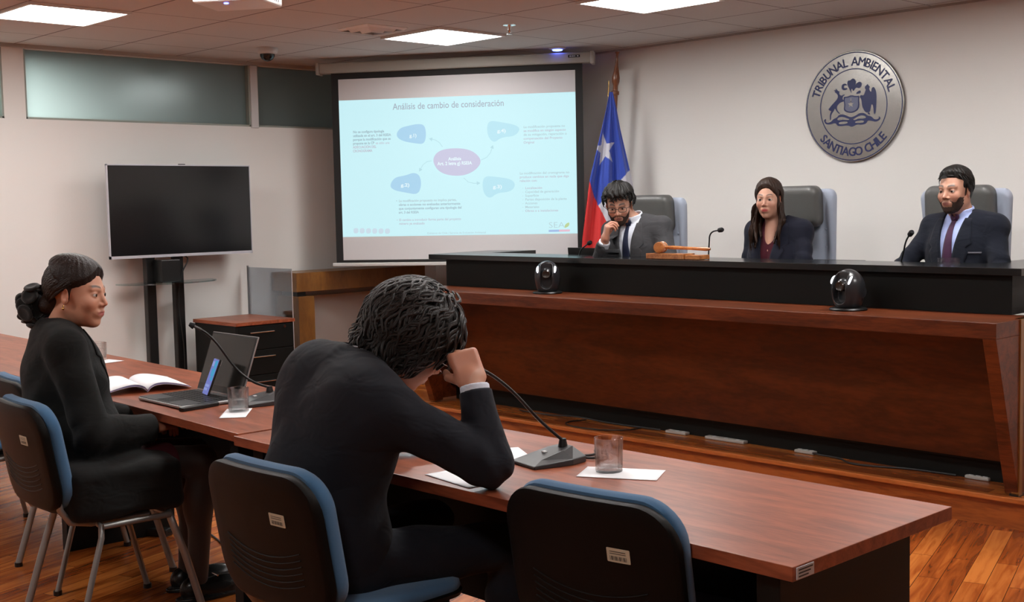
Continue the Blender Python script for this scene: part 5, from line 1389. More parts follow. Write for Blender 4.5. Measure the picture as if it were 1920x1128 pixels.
def suit_upper(t, T, arms, hd, jacket, shirt, v_top=0.062, v_bot=-0.40, tie=None, lapel=None, h=0.0055, lo=None, hi=None, collar=True, jname='jacket', cuffs=True, tail=None, wr=0.004, extra_j=None, shirt_name='shirt', opening=True, blend=0.03):
    lapel = lapel or jacket
    def vee(P):
        q = T.loc(P); w = np.clip((q[:, 2] - v_bot) / (0.0 - v_bot), 0, 1.3) * v_top
        return np.maximum(np.maximum(np.abs(q[:, 0]) - w, -(q[:, 1] - 0.02)), v_bot - q[:, 2])
    def jac(P, full=False):
        d = T.sdf(P, 0.014)
        for (sh, el, wrt, r0, r1, r2) in arms:
            a = cap(P, sh, el, r0, r1); ab = cap(P, el, wrt, r1, r2)
            a = smin(a, ab, 0.015)
            # folds at the elbow and along the upper arm
            e = np.array(el, np.float32); dist = np.sqrt(((P - e) ** 2).sum(1))
            ax = np.array(wrt, float) - np.array(sh, float); ax /= np.linalg.norm(ax)
            a = a + wrinkle(P, wr * 1.3, 85, 1.0, ax) * np.exp(-(dist / 0.09) ** 2) + wrinkle(P, wr * 0.4, 55, 3.0, ax)
            # cut at the cuff
            wv = np.array(wrt, np.float32); dv = np.array(wrt, float) - np.array(el, float); dv /= np.linalg.norm(dv)
            a = np.maximum(a, (P - wv) @ dv.astype(np.float32))
            d = smin(d, a, blend)
        if tail is not None: d = smin(d, tail(P), 0.05)
        d = d + wrinkle(P, wr * 0.45, 30, 0.5, T.R[:, 2] * 0.8 + T.R[:, 0] * 0.6)
        q = T.loc(P)
        d = np.maximum(d, -(cap(q, (0, -0.01, -0.02), (0, 0.02, 0.12), 0.058)))
        if full: return d
        if opening: d = smax(d, -vee(P), 0.004)
        return d
    lo_, hi_ = lo, hi
    sdf_mesh(jname, jac, lo_, hi_, h, jacket, t, world=True, smooth_iter=2, margin=2.4)
    def shf(P):
        d = T.sdf(P, 0.003); q = T.loc(P)
        ring = np.sqrt(q[:, 0] ** 2 + (q[:, 1] - 0.004 - 0.25 * q[:, 2]) ** 2)
        c = np.maximum(np.abs(ring - 0.0615 - 0.10 * (0.03 - q[:, 2])) - 0.0042, np.abs(q[:, 2] - 0.020 - q[:, 1] * -0.28) - 0.026)
        notch = np.maximum(np.abs(q[:, 0]) - np.clip((0.055 - q[:, 2]) * 0.28, 0, 0.03), 0.03 - q[:, 1])
        if collar:
            c = np.maximum(c, -np.maximum(np.abs(q[:, 0]) - 0.004 - np.clip((0.035 - q[:, 2]), 0, .1) * 0.35, 0.02 - q[:, 1]))
            d = smin(d, c, 0.004)
        if not collar and opening: d = smax(d, -ell(q, (0, 0.11, -0.045), (0.042, 0.10, 0.085)), 0.004)
        for (sh, el, wrt, r0, r1, r2) in arms:
            if cuffs:
                dv = np.array(wrt, float) - np.array(el, float); dv /= np.linalg.norm(dv)
                a = np.array(wrt) - dv * 0.10; b = np.array(wrt) + dv * 0.016
                s = np.maximum(cap(P, a, b + dv * 0.05, r2 * 0.93, r2 * 0.84), (P - b.astype(np.float32)) @ dv.astype(np.float32))
                d = np.minimum(d, s)
        return d
    sdf_mesh(shirt_name, shf, lo_, hi_, h * 0.9, shirt, t, world=True, smooth_iter=1, margin=2.4)
    full = lambda P: jac(P, True)
    if lapel is not None and opening:
        for sx in (-1, 1):
            rows = []
            for k in range(22):
                u = k / 21; z = -0.012 + (v_bot + 0.012) * u
                wv = max(0.0, (z - v_bot) / (0.0 - v_bot)) * v_top
                lw = (0.030 + 0.052 * min(1, u / 0.32)) if u < 0.32 else (0.075 * (1 - ((u - 0.32) / 0.68) ** 1.3) if u > 0.36 else 0.052)
                rows.append((z, sx * max(0, wv - 0.004), sx * (wv + lw)))
            surf_patch(full, T.O.astype(float), T.R.astype(float), rows, 0.0035, 6, 'lapel', lapel, t, 0.004)
    if tie is not None:
        rows = [(0.008, -0.016, 0.016), (-0.004, -0.019, 0.019), (-0.024, -0.012, 0.012)]
        o = surf_patch(shf, T.O.astype(float), T.R.astype(float), rows, 0.008, 4, 'tie_knot', tie, t, 0.016)
        rows = [(-0.020 - 0.36 * k / 14, -(0.011 + 0.024 * min(1, k / 10)), 0.011 + 0.024 * min(1, k / 10)) for k in range(15)]
        surf_patch(shf, T.O.astype(float), T.R.astype(float), rows, 0.004, 4, 'tie', tie, t, 0.004)
    return jac, shf
def hair_cap(head, grow, face, h, m, t, name='hair', extra=None, nz=0.0, lo=(-0.13, -0.16, -0.14), hi=(0.13, 0.14, 0.17), nf=55.0, smooth_iter=2, fade=0.022):
    """hair volume: cranium offset by grow(q), cut by face(q) (positive where hair must not be)"""
    R = head.R.astype(float); cs_ = np.array([head.world((x, y, z)) for x in (lo[0], hi[0]) for y in (lo[1], hi[1]) for z in (lo[2], hi[2])])
    def f(P):
        q = head.loc(P)
        d = ell(q, (0, -0.018, 0.038), (0.076, 0.096, 0.084)); d = smin(d, ell(q, (0, -0.03, -0.02), (0.066, 0.075, 0.075)), 0.03)
        fq = face(q); d = d - (0.003 + (grow(q) - 0.003) * np.clip(-fq / fade, 0, 1))
        if nz:
            a = np.arctan2(q[:, 0], q[:, 1] + 0.02)
            d = d + nz * np.sin(a * 26 + 30 * q[:, 2] + 2 * np.sin(q[:, 2] * nf)) + nz * 0.7 * np.sin(q[:, 0] * nf * 2.1 + q[:, 2] * nf * 1.3 + 1.0)
        d = smax(d, fq, 0.004)
        if extra is not None: d = smin(d, extra(q), 0.02)
        return d * head.k * 0.8
    return sdf_mesh(name, f, cs_.min(0), cs_.max(0), h, m, t, world=True, smooth_iter=smooth_iter, margin=2.6)
def trousers(t, hips, knees, ankles, m, lo, hi, name='trousers', r=(0.088, 0.064, 0.048), seat=None, h=0.008):
    def f(P):
        d = ell(P, seat[0], seat[1]) if seat else None
        for hp, kn, an in zip(hips, knees, ankles):
            e = smin(cap(P, hp, kn, r[0], r[1]), cap(P, kn, an, r[1] * 0.95, r[2]), 0.02) + wrinkle(P, 0.004, 60, 0.3, (0.3, 0.5, 0.8))
            d = e if d is None else smin(d, e, 0.05)
        return d
    return sdf_mesh(name, f, lo, hi, h, m, t, world=True, margin=2.4)
def shoe(t, an, fwd, m, name='shoe', L=0.25):
    fwd = np.array(fwd, float); fwd[2] = 0; fwd /= np.linalg.norm(fwd); a = np.array(an, float); R = basis(fwd, (0, 0, 1)); z0 = a[2]
    o = np.array([a[0], a[1], 0.0]) + [0, 0, z0 - 0.085]
    def f(P):
        q = (P - o.astype(np.float32)) @ R.astype(np.float32)
        d = ell(q, (0, 0.10, 0.035), (0.045, 0.115, 0.045)); d = smin(d, ell(q, (0, -0.02, 0.045), (0.036, 0.055, 0.05)), 0.03); d = np.maximum(d, 0.006 - q[:, 2])
        d = np.minimum(d, np.maximum(ell(q, (0, 0.06, 0.02), (0.049, 0.155, 0.1)), np.abs(q[:, 2] - 0.009) - 0.009))
        return d
    return sdf_mesh(name, f, o + [-0.2, -0.2, -0.01], o + [0.2, 0.2, 0.13], 0.004, m, t, world=True)
# =============================== judge with the beard (right)
def seat_legs(cx, y, z, yaw=0.0, kx=0.14):
    R = rotz(yaw)
    hips = [np.array([cx, y, z]) + R @ np.array([s * 0.09, 0, 0]) for s in (-1, 1)]
    knees = [np.array([cx, y, z]) + R @ np.array([s * kx, -0.42, 0.0]) for s in (-1, 1)]
    ank = [np.array([cx, y, 0]) + R @ np.array([s * kx, -0.38, 0]) + [0, 0, PH + 0.09] for s in (-1, 1)]
    return hips, knees, ank
def judge(name_label, head, T, arms, hands, jac, shirt, tie, legs_at, hair_fn, cl, seat_z=0.70, v_bot=-0.40, v_top=0.062, female=False, lapel=None, bodyh=0.0035, v_shirt='shirt', collar=True):
    t = thing('person', name_label, 'person', (legs_at[0], legs_at[1], PH))
    lo = np.minimum(T.world((-0.33, -0.2, -0.62)), T.world((0.33, 0.28, 0.1))); hi = np.maximum(T.world((-0.33, -0.2, -0.62)), T.world((0.33, 0.28, 0.1)))
    pts = np.array([p for a in arms for p in a[:3]]); lo = np.minimum(lo, pts.min(0) - 0.09); hi = np.maximum(hi, pts.max(0) + 0.09)
    hips, knees, ank = seat_legs(legs_at[0], legs_at[1], seat_z)
    c7 = T.world((0, -0.01, -0.03)); skull = head.world((0, -0.025, -0.06))
    segs = [(T.world((0, 0, -0.06)), T.world((0, 0, -0.45)), 0.07, 0.09), (T.world((-0.12, -0.01, -0.06)), T.world((0.12, -0.01, -0.06)), 0.035, 0.035)]
    if female: segs += [(T.world((0, 0.035 * T.dp, -0.05)), T.world((0, 0.050 * T.dp, -0.18)), 0.055, 0.068)]
    for sh, el, w, *_ in arms: segs += [(sh, el, 0.036, 0.032), (el, w, 0.032, 0.025)]
    segs += [(T.world((0, 0, -0.40)), (hips[0] + hips[1]) / 2, 0.08, 0.08)]
    for a, b, c in zip(hips, knees, ank): segs += [(a, b, 0.055, 0.045), (b, c, 0.042, 0.032)]
    allp = np.array([p for s in segs for p in s[:2]] + [head.c - 0.15, head.c + 0.15] + [x for h in hands for x in (h.lo, h.hi)])
    make_body(t, head, segs, hands, allp.min(0) - 0.10, allp.max(0) + 0.10, bodyh, neck=(skull, c7, 0.050 if female else 0.058, 0.058 if female else 0.066))
    head.eyes(t)
    suit_upper(t, T, arms, head, jac, shirt, v_top, v_bot, tie, lapel, lo=lo, hi=hi, shirt_name=v_shirt, collar=collar, cuffs=collar)
    lo2 = np.minimum(np.min(hips, 0), np.min(knees, 0)) - 0.15; lo2[2] = PH + 0.06
    trousers(t, hips, knees, ank, cl, lo2, np.maximum(np.max(hips, 0), np.max(knees, 0)) + 0.15, seat=((hips[0] + hips[1]) / 2, (0.17, 0.13, 0.11)))
    for a in ank: shoe(t, a, (0, -1, 0), M['plastic'])
    hair_fn(t, head)
    return t
M['suit_navy'] = cloth('navy_suit', (0.0055, 0.0075, 0.0150), 0.5)
M['suit_grey'] = cloth('grey_suit', (0.048, 0.048, 0.052), 0.5)
M['suit_navy2'] = cloth('navy_blazer', (0.0065, 0.0075, 0.0165), 0.5)
M['suit_black'] = cloth('charcoal_suit', (0.0095, 0.0110, 0.0160), 0.55)
M['blazer_black'] = cloth('black_blazer', (0.0055, 0.0058, 0.0055), 0.5)
M['shirt_blue'] = cloth('pale_blue_shirt', (0.40, 0.48, 0.80), 0.35)
M['shirt_white'] = cloth('white_shirt', (0.62, 0.66, 0.74), 0.35)
M['shirt_wine'] = cloth('burgundy_top', (0.060, 0.008, 0.016), 0.5)
M['tie_purple'] = cloth('purple_tie', (0.050, 0.012, 0.045), 0.15, sheen=0.1, rough=0.6)
M['tie_navy'] = cloth('navy_dotted_tie', (0.010, 0.014, 0.040), 0.15, rough=0.6)
M['hair_black'] = hair_mat('black_hair', (0.003, 0.0025, 0.002), (0.010, 0.008, 0.007))
M['hair_brown'] = hair_mat('dark_brown_hair', (0.010, 0.006, 0.004), (0.045, 0.024, 0.014))
M['hair_long'] = hair_mat('long_brown_hair', (0.006, 0.003, 0.002), (0.042, 0.017, 0.008), (70, 70, 5))
M['beard'] = hair_mat('beard_hair', (0.016, 0.009, 0.006), (0.075, 0.042, 0.030), (90, 90, 90), 0.8)

def up_tilt(fwd_deg, pitch=0.0, roll=0.0):
    """fwd azimuth in degrees; pitch>0 looks up; roll>0 leans the crown to the person's left"""
    a = math.radians(fwd_deg); p = math.radians(pitch)
    f = np.array([math.cos(a) * math.cos(p), math.sin(a) * math.cos(p), math.sin(p)])
    B = basis(f, (0, 0, 1)); r = math.radians(roll)
    up = B[:, 2] * math.cos(r) + B[:, 0] * math.sin(r)
    return basis(f, up)
def beard(t, head, h=0.003, th=0.004, low=-0.132, mous=True, side=-0.018, nm='beard', m=None):
    def f(P):
        q = head.loc(P); x = np.abs(q[:, 0]); y = q[:, 1]; z = q[:, 2]
        d = head.base(q) - th + 0.0014 * np.sin(q[:, 0] * 420) * np.sin(z * 380 + y * 300)
        # beard line: from the sideburn down to the mouth corner
        line = -0.047 + np.clip((x - 0.050) / 0.022, 0, 1) ** 1.5 * (side + 0.047) - 0.012 * np.exp(-((x - 0.042) / 0.012) ** 2)
        reg = z - line
        mouth = 0.0058 - np.sqrt(((x) / 3.6) ** 2 + ((z + 0.0665) / 1.0) ** 2)
        reg = np.minimum(reg, np.maximum(np.abs(y - 0.004) - 0.010, z - 0.022)); reg = np.maximum(reg, mouth); reg = np.maximum(reg, np.where((z < -0.07) & (z > -0.083) & (x > 0.012) & (x < 0.026), 0.003, -1))
        reg = np.maximum(reg, -(y + 0.010) * 0.9 - 0.0)
        reg = np.maximum(reg, -(z + 0.125))
        return smax(d, reg, 0.004) * head.k * 0.8
    c = head.c.astype(float)
    return sdf_mesh(nm, f, c - 0.16, c + 0.16, h, m or M['beard'], t, world=True, smooth_iter=1, margin=2.6)

# --- judge 3
hd3 = Head((3.750, 2.63, 1.541), up_tilt(-93, -3, 0), 0.96, jaw=1.06, nose=1.02, skin=(0.49, 0.255, 0.175), lips=(0.25, 0.085, 0.07), width=0.97, lid=0.0006)
T3 = Torso((3.765, 2.69, 1.408), basis((-0.12, -1, 0.02), (0, 0.05, 1)), w=0.200, depth=1.10)
sR, sL = T3.world((-0.178, -0.015, -0.072)), T3.world((0.178, -0.015, -0.072))
arms3 = [(sR, (3.48, 2.60, 1.14), (3.52, 2.38, 1.03), 0.057, 0.050, 0.040), (sL, (4.02, 2.58, 1.13), (3.98, 2.36, 1.05), 0.057, 0.051, 0.040)]
hands3 = [Hand((3.53, 2.36, 1.02), (0.3, -0.9, -0.1), (0, 0, -1), -1, (0.3, 0.4, 0.2)), Hand((3.97, 2.34, 1.04), (-0.3, -0.9, -0.1), (0, 0, -1), 1, (0.3, 0.4, 0.2))]
def hair3(t, hd):
    def grow(q): return 0.006 + 0.012 * np.clip((q[:, 2] - 0.02) / 0.08, 0, 1) + 0.006 * np.clip(q[:, 1] / 0.08, 0, 1)
    def face(q):
        x = np.abs(q[:, 0]); y, z = q[:, 1], q[:, 2]
        hl = 0.070 - np.clip(x - 0.040, 0, 1) * 0.6
        front = np.minimum(hl - z, (y - 0.005) * 1.0)                                  # in front of the ear plane and below the hairline
        side = np.minimum((-0.004 - z) * 1.0, 1.0)
        back = -0.055 - z
        ear = np.minimum(0.024 - np.sqrt((y + 0.012) ** 2 * 1.6 + (z + 0.006) ** 2 * 0.5), 1)
        cut = np.maximum(np.minimum(hl - z, y - 0.035 + (z - 0.02) * 0.35), back)
        cut = np.maximum(cut, np.minimum(0.012 - z, y + 0.034))
        return cut
    hair_cap(hd, grow, face, 0.0032, M['hair_black'], t, nz=0.0012, fade=0.04)
    beard(t, hd, th=0.0022)
p3 = judge('person with short dark hair and trimmed beard in a navy suit and purple tie', hd3, T3, arms3, hands3, M['suit_navy'], M['shirt_blue'], M['tie_purple'], (3.70, 2.86), hair3, M['suit_navy'], v_bot=-0.46, v_top=0.070)
surf_patch(lambda P: T3.sdf(P, 0.014), T3.O.astype(float), T3.R.astype(float), [(-0.185, 0.075, 0.165), (-0.195, 0.075, 0.165)], 0.004, 6, 'pocket_trim', mat('pocket_grey', (0.10, 0.10, 0.12), 0.8), p3, 0.004)

# --- judge 2 (woman, long hair)
hd2 = Head((2.585, 2.66, 1.516), up_tilt(-71, -2, 0), 0.93, female=True, jaw=0.93, nose=0.85, skin=(0.53, 0.285, 0.20), lips=(0.36, 0.045, 0.045), width=0.95)
T2_ = Torso((2.60, 2.73, 1.385), basis((0.05, -1, 0.0), (0, 0.03, 1)), w=0.172, depth=0.92, female=True)
sR, sL = T2_.world((-0.158, -0.015, -0.060)), T2_.world((0.158, -0.015, -0.060))
arms2 = [(sR, (2.41, 2.70, 1.12), (2.46, 2.47, 1.0), 0.052, 0.046, 0.038), (sL, (2.83, 2.66, 1.12), (2.76, 2.45, 1.0), 0.052, 0.046, 0.038)]
hands2 = [Hand((2.47, 2.45, 0.99), (0.4, -0.9, -0.1), (0, 0, -1), -1, (0.3, 0.4, 0.2), 0.9), Hand((2.75, 2.43, 0.99), (-0.4, -0.9, -0.1), (0, 0, -1), 1, (0.3, 0.4, 0.2), 0.9)]
def hair2(t, hd):
    def grow(q): return 0.010 + 0.008 * np.clip((q[:, 2] - 0.02) / 0.08, 0, 1)
    def face(q):
        x = np.abs(q[:, 0]); y, z = q[:, 1], q[:, 2]
        oval = 1.0 - np.sqrt((x / 0.060) ** 2 + ((z + 0.014) / 0.084) ** 2)
        cut = np.minimum(oval * 0.06, y - 0.018)
        ear = np.minimum(0.026 - np.sqrt((y + 0.004) ** 2 * 1.4 + (z + 0.012) ** 2 * 0.5), 1)
        return np.maximum(np.maximum(cut, np.minimum(ear, q[:, 0] - 0.05)), -0.10 - z)
    def extra(q):
        d = None
        for sx, xs in ((1, 0.072), (-1, 0.066)):
            for j, (ox, oy) in enumerate(((0.0, -0.045), (0.006, -0.02), (-0.012, -0.06), (0.010, 0.004))):
                
                L = (-0.30, -0.285, -0.24, -0.27)[j]
                a = (sx * (xs - 0.008), oy - 0.01, -0.01); b = (sx * (xs + ox + 0.016), oy + 0.025, -0.14); c = (sx * (xs + ox + 0.010 - 0.01 * j), oy + 0.105, L)
                e = smin(capf(q, a, b, 0.022, 0.024, (1, 0, 0), 0.7), capf(q, b, c, 0.024, 0.008, (1, 0, 0), 0.6), 0.02)
                d = e if d is None else smin(d, e, 0.012)
        d = smin(d, cap(q, (0, -0.085, 0.0), (0, -0.085, -0.20), 0.045, 0.03), 0.04)
        return d + 0.0018 * np.sin(q[:, 0] * 330 + q[:, 2] * 20 + 3 * np.sin(q[:, 2] * 22)) + 0.0012 * np.sin(q[:, 1] * 360 + q[:, 2] * 30)
    hair_cap(hd, grow, face, 0.0032, M['hair_long'], t, nz=0.001, extra=extra, lo=(-0.15, -0.16, -0.34), hi=(0.15, 0.14, 0.17))
p2 = judge('person with long brown hair in a navy blazer over a burgundy top', hd2, T2_, arms2, hands2, M['suit_navy2'], M['shirt_wine'], None, (2.60, 2.87), hair2, M['suit_navy2'], female=True, v_top=0.075, v_bot=-0.42, v_shirt='top', collar=False)

# --- judge 1 (glasses, hand on the mouth)
hd1 = Head((1.622, 2.43, 1.500), up_tilt(-57, -18, -3), 0.97, jaw=1.04, nose=1.0, skin=(0.49, 0.26, 0.18), lips=(0.24, 0.085, 0.07), width=1.02, lid=0.0012)
T1 = Torso((1.670, 2.52, 1.400), basis((0.10, -1, -0.12), (-0.05, -0.14, 1)), w=0.215, depth=1.12)
sR, sL = T1.world((-0.185, -0.01, -0.070)), T1.world((0.185, -0.01, -0.058))
arms1 = [(sR, (1.485, 2.34, 1.06), (1.640, 2.262, 1.262), 0.064, 0.054, 0.041), (sL, (2.01, 2.47, 1.10), (1.88, 2.33, 0.98), 0.059, 0.052, 0.042)]
hands1 = [Hand((1.648, 2.260, 1.276), (0.24, 0.04, 1.0), (0.62, 0.78, 0.0), 1, ((0.75, 0.75, 0.2), (0.9, 0.9, 0.35), (1.0, 1.0, 0.5), (1.15, 1.0, 0.5)), 1.0, ((0.5, 0.8, 0.55), (0.0, 0.95, 0.5))), Hand((1.87, 2.33, 0.975), (-0.6, -0.8, -0.1), (0, 0, -1), 1, (0.3, 0.4, 0.2))]
def hair1(t, hd):
    def grow(q): return 0.010 + 0.022 * np.clip((q[:, 2] - 0.01) / 0.09, 0, 1) + 0.008 * np.clip(q[:, 1] / 0.08, 0, 1)
    def face(q):
        x = np.abs(q[:, 0]); y, z = q[:, 1], q[:, 2]
        hl = 0.062 + 0.008 * np.sin(q[:, 0] * 90 + 1)
        cut = np.maximum(np.minimum(hl - z, y - 0.030 + (z - 0.02) * 0.3), -0.060 - z)
        return np.maximum(cut, np.minimum(0.012 - z, y + 0.034))
    hair_cap(hd, grow, face, 0.0032, M['hair_black'], t, nz=0.003, nf=75)
    beard(t, hd, th=0.0035)
    # glasses
    g = MB()
    for sx in (-1, 1):
        pts = []
        for k in range(29):
            a = 2 * PI * k / 28; sxx = abs(math.cos(a)) ** 0.6 * (1 if math.cos(a) > 0 else -1); szz = abs(math.sin(a)) ** 0.7 * (1 if math.sin(a) > 0 else -1)
            pts.append(hd.world((sx * 0.034 + sxx * 0.0255, 0.106 - 0.06 * abs(sx * 0.034 + sxx * 0.0255) * 1.2, -0.002 + szz * 0.0165)))
        g.tube(pts, 0.0019, 8)
        g.tube([hd.world((sx * 0.059, 0.100, 0.005)), hd.world((sx * 0.078, 0.070, 0.004)), hd.world((sx * 0.084, 0.0, 0.006)), hd.world((sx * 0.083, -0.018, -0.008))], 0.0018, 8)
    g.tube([hd.world((-0.010, 0.105, 0.002)), hd.world((0, 0.109, 0.005)), hd.world((0.010, 0.105, 0.002))], 0.0018, 8)
    g.build('glasses', M['plastic'], t, smooth=True, world=True)
p1 = judge('person with glasses, dark hair and beard in a grey suit, hand held to the mouth', hd1, T1, arms1, hands1, M['suit_grey'], M['shirt_white'], M['tie_navy'], (1.62, 2.84), hair1, M['suit_grey'], v_bot=-0.46, v_top=0.072)
# =============================== man seen from behind, leaning on his hand
def front_person(t, head, T, arms, hands, hips, knees, ank, h=0.0034, female=False, leg_r=(0.055, 0.046, 0.034)):
    c7 = T.world((0, -0.01, -0.03)); skull = head.world((0, -0.03, -0.055))
    segs = [(T.world((0, 0, -0.06)), T.world((0, 0, -0.42)), 0.07, 0.085), (T.world((-0.12, -0.01, -0.06)), T.world((0.12, -0.01, -0.06)), 0.035, 0.035)]
    for sh, el, w, *_ in arms: segs += [(sh, el, 0.036, 0.032), (el, w, 0.032, 0.025)]
    segs += [(T.world((0, 0, -0.40)), (np.array(hips[0]) + np.array(hips[1])) / 2, 0.08, 0.08)]
    for a, b, c in zip(hips, knees, ank): segs += [(a, b, leg_r[0] * 1.15, leg_r[1]), (b, c, leg_r[1] * 0.95, leg_r[2])]
    allp = np.array([p for s in segs for p in s[:2]] + [head.c - 0.15, head.c + 0.15] + [x for g in hands for x in (g.lo, g.hi)])
    make_body(t, head, segs, hands, allp.min(0) - 0.10, allp.max(0) + 0.10, h, neck=(skull, c7, 0.050 if female else 0.058, 0.056 if female else 0.066))
    head.eyes(t)

def lock_field(n, seed, start, flow, length, r, step=0.022):
    """locks combed over the scalp: lists of local points"""
    rnd = random.Random(seed); L = []
    for i in range(n):
        p = np.array(start(rnd), float); pts = [p.copy()]; ph = rnd.random() * 6
        for k in range(int(length(rnd) / step)):
            d = flow(p, k, ph, rnd); d = np.array(d, float); d /= np.linalg.norm(d); p = p + d * step
            pts.append(p.copy())
        L.append((pts, r * (0.8 + 0.5 * rnd.random())))
    return L
HC = np.array([0, -0.018, 0.030])
def scalp_project(p, off, rad=(0.076, 0.098, 0.088)):
    q = (p - HC) / (np.array(rad) + off); n = np.linalg.norm(q); return HC + (p - HC) / n

hdm = Head((4.085, -1.300, 1.135), up_tilt(74, -34, -14), 1.06, jaw=1.05, skin=(0.52, 0.27, 0.18), lid=0.002)
Tm = Torso((4.035, -1.445, 1.075), basis((0.16, 1, -0.34), (0.17, 0.32, 0.95)), w=0.232, depth=1.20, trap=0.072, broad=True)
m_sR, m_sL = Tm.world((-0.208, 0.0, -0.075)), Tm.world((0.205, -0.01, -0.060))
m_arms = [(m_sR, (4.385, -1.295, 0.828), (4.320, -1.275, 1.015), 0.072, 0.064, 0.046), (m_sL, (3.715, -1.36, 0.815), (3.86, -1.14, 0.815), 0.066, 0.056, 0.042)]
m_hands = [Hand((4.312, -1.273, 1.030), (-0.52, 0.06, 0.86), (-0.75, 0.55, -0.35), 1, (1.15, 1.45, 0.8), 1.0, ((0.55, 0.6, 0.5), (-0.1, 0.6, 0.9))),
           Hand((3.87, -1.125, 0.80), (0.6, 0.75, -0.1), (0, 0, -1), -1, (0.25, 0.35, 0.2))]
m_hips = [(3.88, -1.52, 0.55), (4.10, -1.52, 0.55)]; m_knees = [(3.84, -1.04, 0.53), (4.22, -1.06, 0.53)]; m_ank = [(3.86, -1.06, 0.10), (4.20, -1.10, 0.10)]
pm = thing('person', 'person in a dark suit seen from behind, leaning head on right hand', 'person', (4.02, -1.48, 0))
front_person(pm, hdm, Tm, m_arms, m_hands, m_hips, m_knees, m_ank, h=0.0034)
def tail_m(P): return ell(P, (4.0, -1.535, 0.60), (0.205, 0.15, 0.17))
suit_upper(pm, Tm, m_arms, hdm, M['suit_black'], M['shirt_white'], blend=0.055, lo=(3.50, -1.85, 0.42), hi=(4.62, -1.02, 1.26), tail=tail_m, opening=False, lapel=None, collar=False, wr=0.004, h=0.0055)
# folded jacket collar round the neck
def collar_m(P):
    q = Tm.loc(P); ring = np.sqrt(q[:, 0] ** 2 + (q[:, 1] - 0.004 - 0.25 * q[:, 2]) ** 2)
    c = np.maximum(np.abs(ring - 0.070 - 0.35 * (0.02 - q[:, 2])) - 0.005, np.abs(q[:, 2] - 0.002) - 0.026)
    return np.maximum(c, q[:, 1] - 0.05 + 0 * ring)
sdf_mesh('collar', collar_m, Tm.O - 0.16, Tm.O + 0.16, 0.004, M['suit_black'], pm, world=True)
trousers(pm, m_hips, m_knees, m_ank, M['suit_black'], (3.65, -1.75, 0.05), (4.45, -0.9, 0.75), seat=((4.0, -1.54, 0.56), (0.18, 0.15, 0.11)), r=(0.092, 0.068, 0.052))
for a in m_ank: shoe(pm, a, (0, 1, 0), M['plastic'])
def hair_m(t, hd):
    def grow(q): return 0.020 + 0.012 * np.clip((q[:, 2]) / 0.09, 0, 1) + 0.006 * np.clip(-q[:, 1] / 0.08, 0, 1)
    def face(q):
        x = np.abs(q[:, 0]); y, z = q[:, 1], q[:, 2]
        oval = 1.0 - np.sqrt((x / 0.062) ** 2 + ((z + 0.03) / 0.095) ** 2)
        cut = np.minimum(oval * 0.07, y - 0.045)
        return np.maximum(cut, -0.105 - z + 0.2 * np.clip(y + 0.02, 0, 1))
    def start(r):
        a = r.uniform(-PI, PI); u = r.uniform(-0.25, 1.0); s = math.sqrt(max(0, 1 - u * u))
        p = HC + np.array([math.sin(a) * s * 0.1, -math.cos(a) * s * 0.11, u * 0.1])
        if p[1] > 0.03 and p[2] < 0.05: p[1] = -p[1]
        return scalp_project(p, 0.024)
    def flow(p, k, ph, r):
        n = p - HC; n /= np.linalg.norm(n)
        d = np.array([0.45 * math.sin(ph) , -0.35, -1.0]); d = d - n * (d @ n)
        w = 0.75 * math.sin(k * 0.95 + ph); s = np.cross(n, d)
        out = 0.06 + (0.85 if p[2] < -0.035 and p[1] < 0 else 0.0)
        return d + s * w + n * (out * (1 if (k + int(ph)) % 3 else -0.4) - 0.02)
    L = lock_field(300, 3, start, flow, lambda r: r.uniform(0.06, 0.12), 0.0068, 0.014)
    A = np.array([a for pts, r in L for a in pts[:-1]]); B = np.array([b for pts, r in L for b in pts[1:]])
    ra = np.concatenate([np.linspace(r, r * 0.45, len(pts))[:-1] for pts, r in L]); rb = np.concatenate([np.linspace(r, r * 0.45, len(pts))[1:] for pts, r in L])
    from mathutils import kdtree
    kd = kdtree.KDTree(len(A))
    for i, (a, b) in enumerate(zip(A, B)): kd.insert((a + b) / 2, i)
    kd.balance()
    def extra(q):
        out = np.full(len(q), 0.05, np.float32)
        # nearest few lock segments
        m = (np.abs(q) < 0.19).all(1); idx = np.nonzero(m)[0]
        if not len(idx): return out
        ids = np.array([[h[1] for h in kd.find_n(tuple(map(float, p)), 5)] for p in q[idx]])
        P = q[idx]; best = None
        for c in range(5):
            a = A[ids[:, c]]; b = B[ids[:, c]]; ab = b - a; t_ = np.clip(((P - a) * ab).sum(1) / (ab * ab).sum(1), 0, 1)
            d = np.sqrt(((P - a - ab * t_[:, None]) ** 2).sum(1)) - (ra[ids[:, c]] * (1 - t_) + rb[ids[:, c]] * t_)
            best = d if best is None else np.minimum(best, d)
        out[idx] = best; return out
    hair_cap(hd, grow, face, 0.0030, M['hair_man'], t, extra=extra, nz=0.0010, lo=(-0.16, -0.20, -0.17), hi=(0.16, 0.16, 0.19), smooth_iter=1, fade=0.012)
M['hair_man'] = hair_mat('wavy_black_hair', (0.004, 0.0035, 0.003), (0.026, 0.021, 0.019), (45, 45, 14), 0.45)
hair_m(pm, hdm)
def lock_mesh(t, hd, locks, m, off=0.0, name='hair_locks', flat=0.55):
    mb = MB()
    for pts, r in locks:
        n = len(pts); rr = [r * math.sin(PI * (0.12 + 0.86 * i / (n - 1))) ** 0.6 for i in range(n)]
        P = smooth_pts([hd.world(p) for p in pts], 1); R_ = np.interp(np.linspace(0, n - 1, len(P)), range(n), rr)
        c = hd.world(HC); mb.tube(P, list(R_), 6, flat=flat, up=np.cross(P[1] - P[0], P[0] - c))
    o = mb.build(name, m, t, smooth=True, world=True); return o
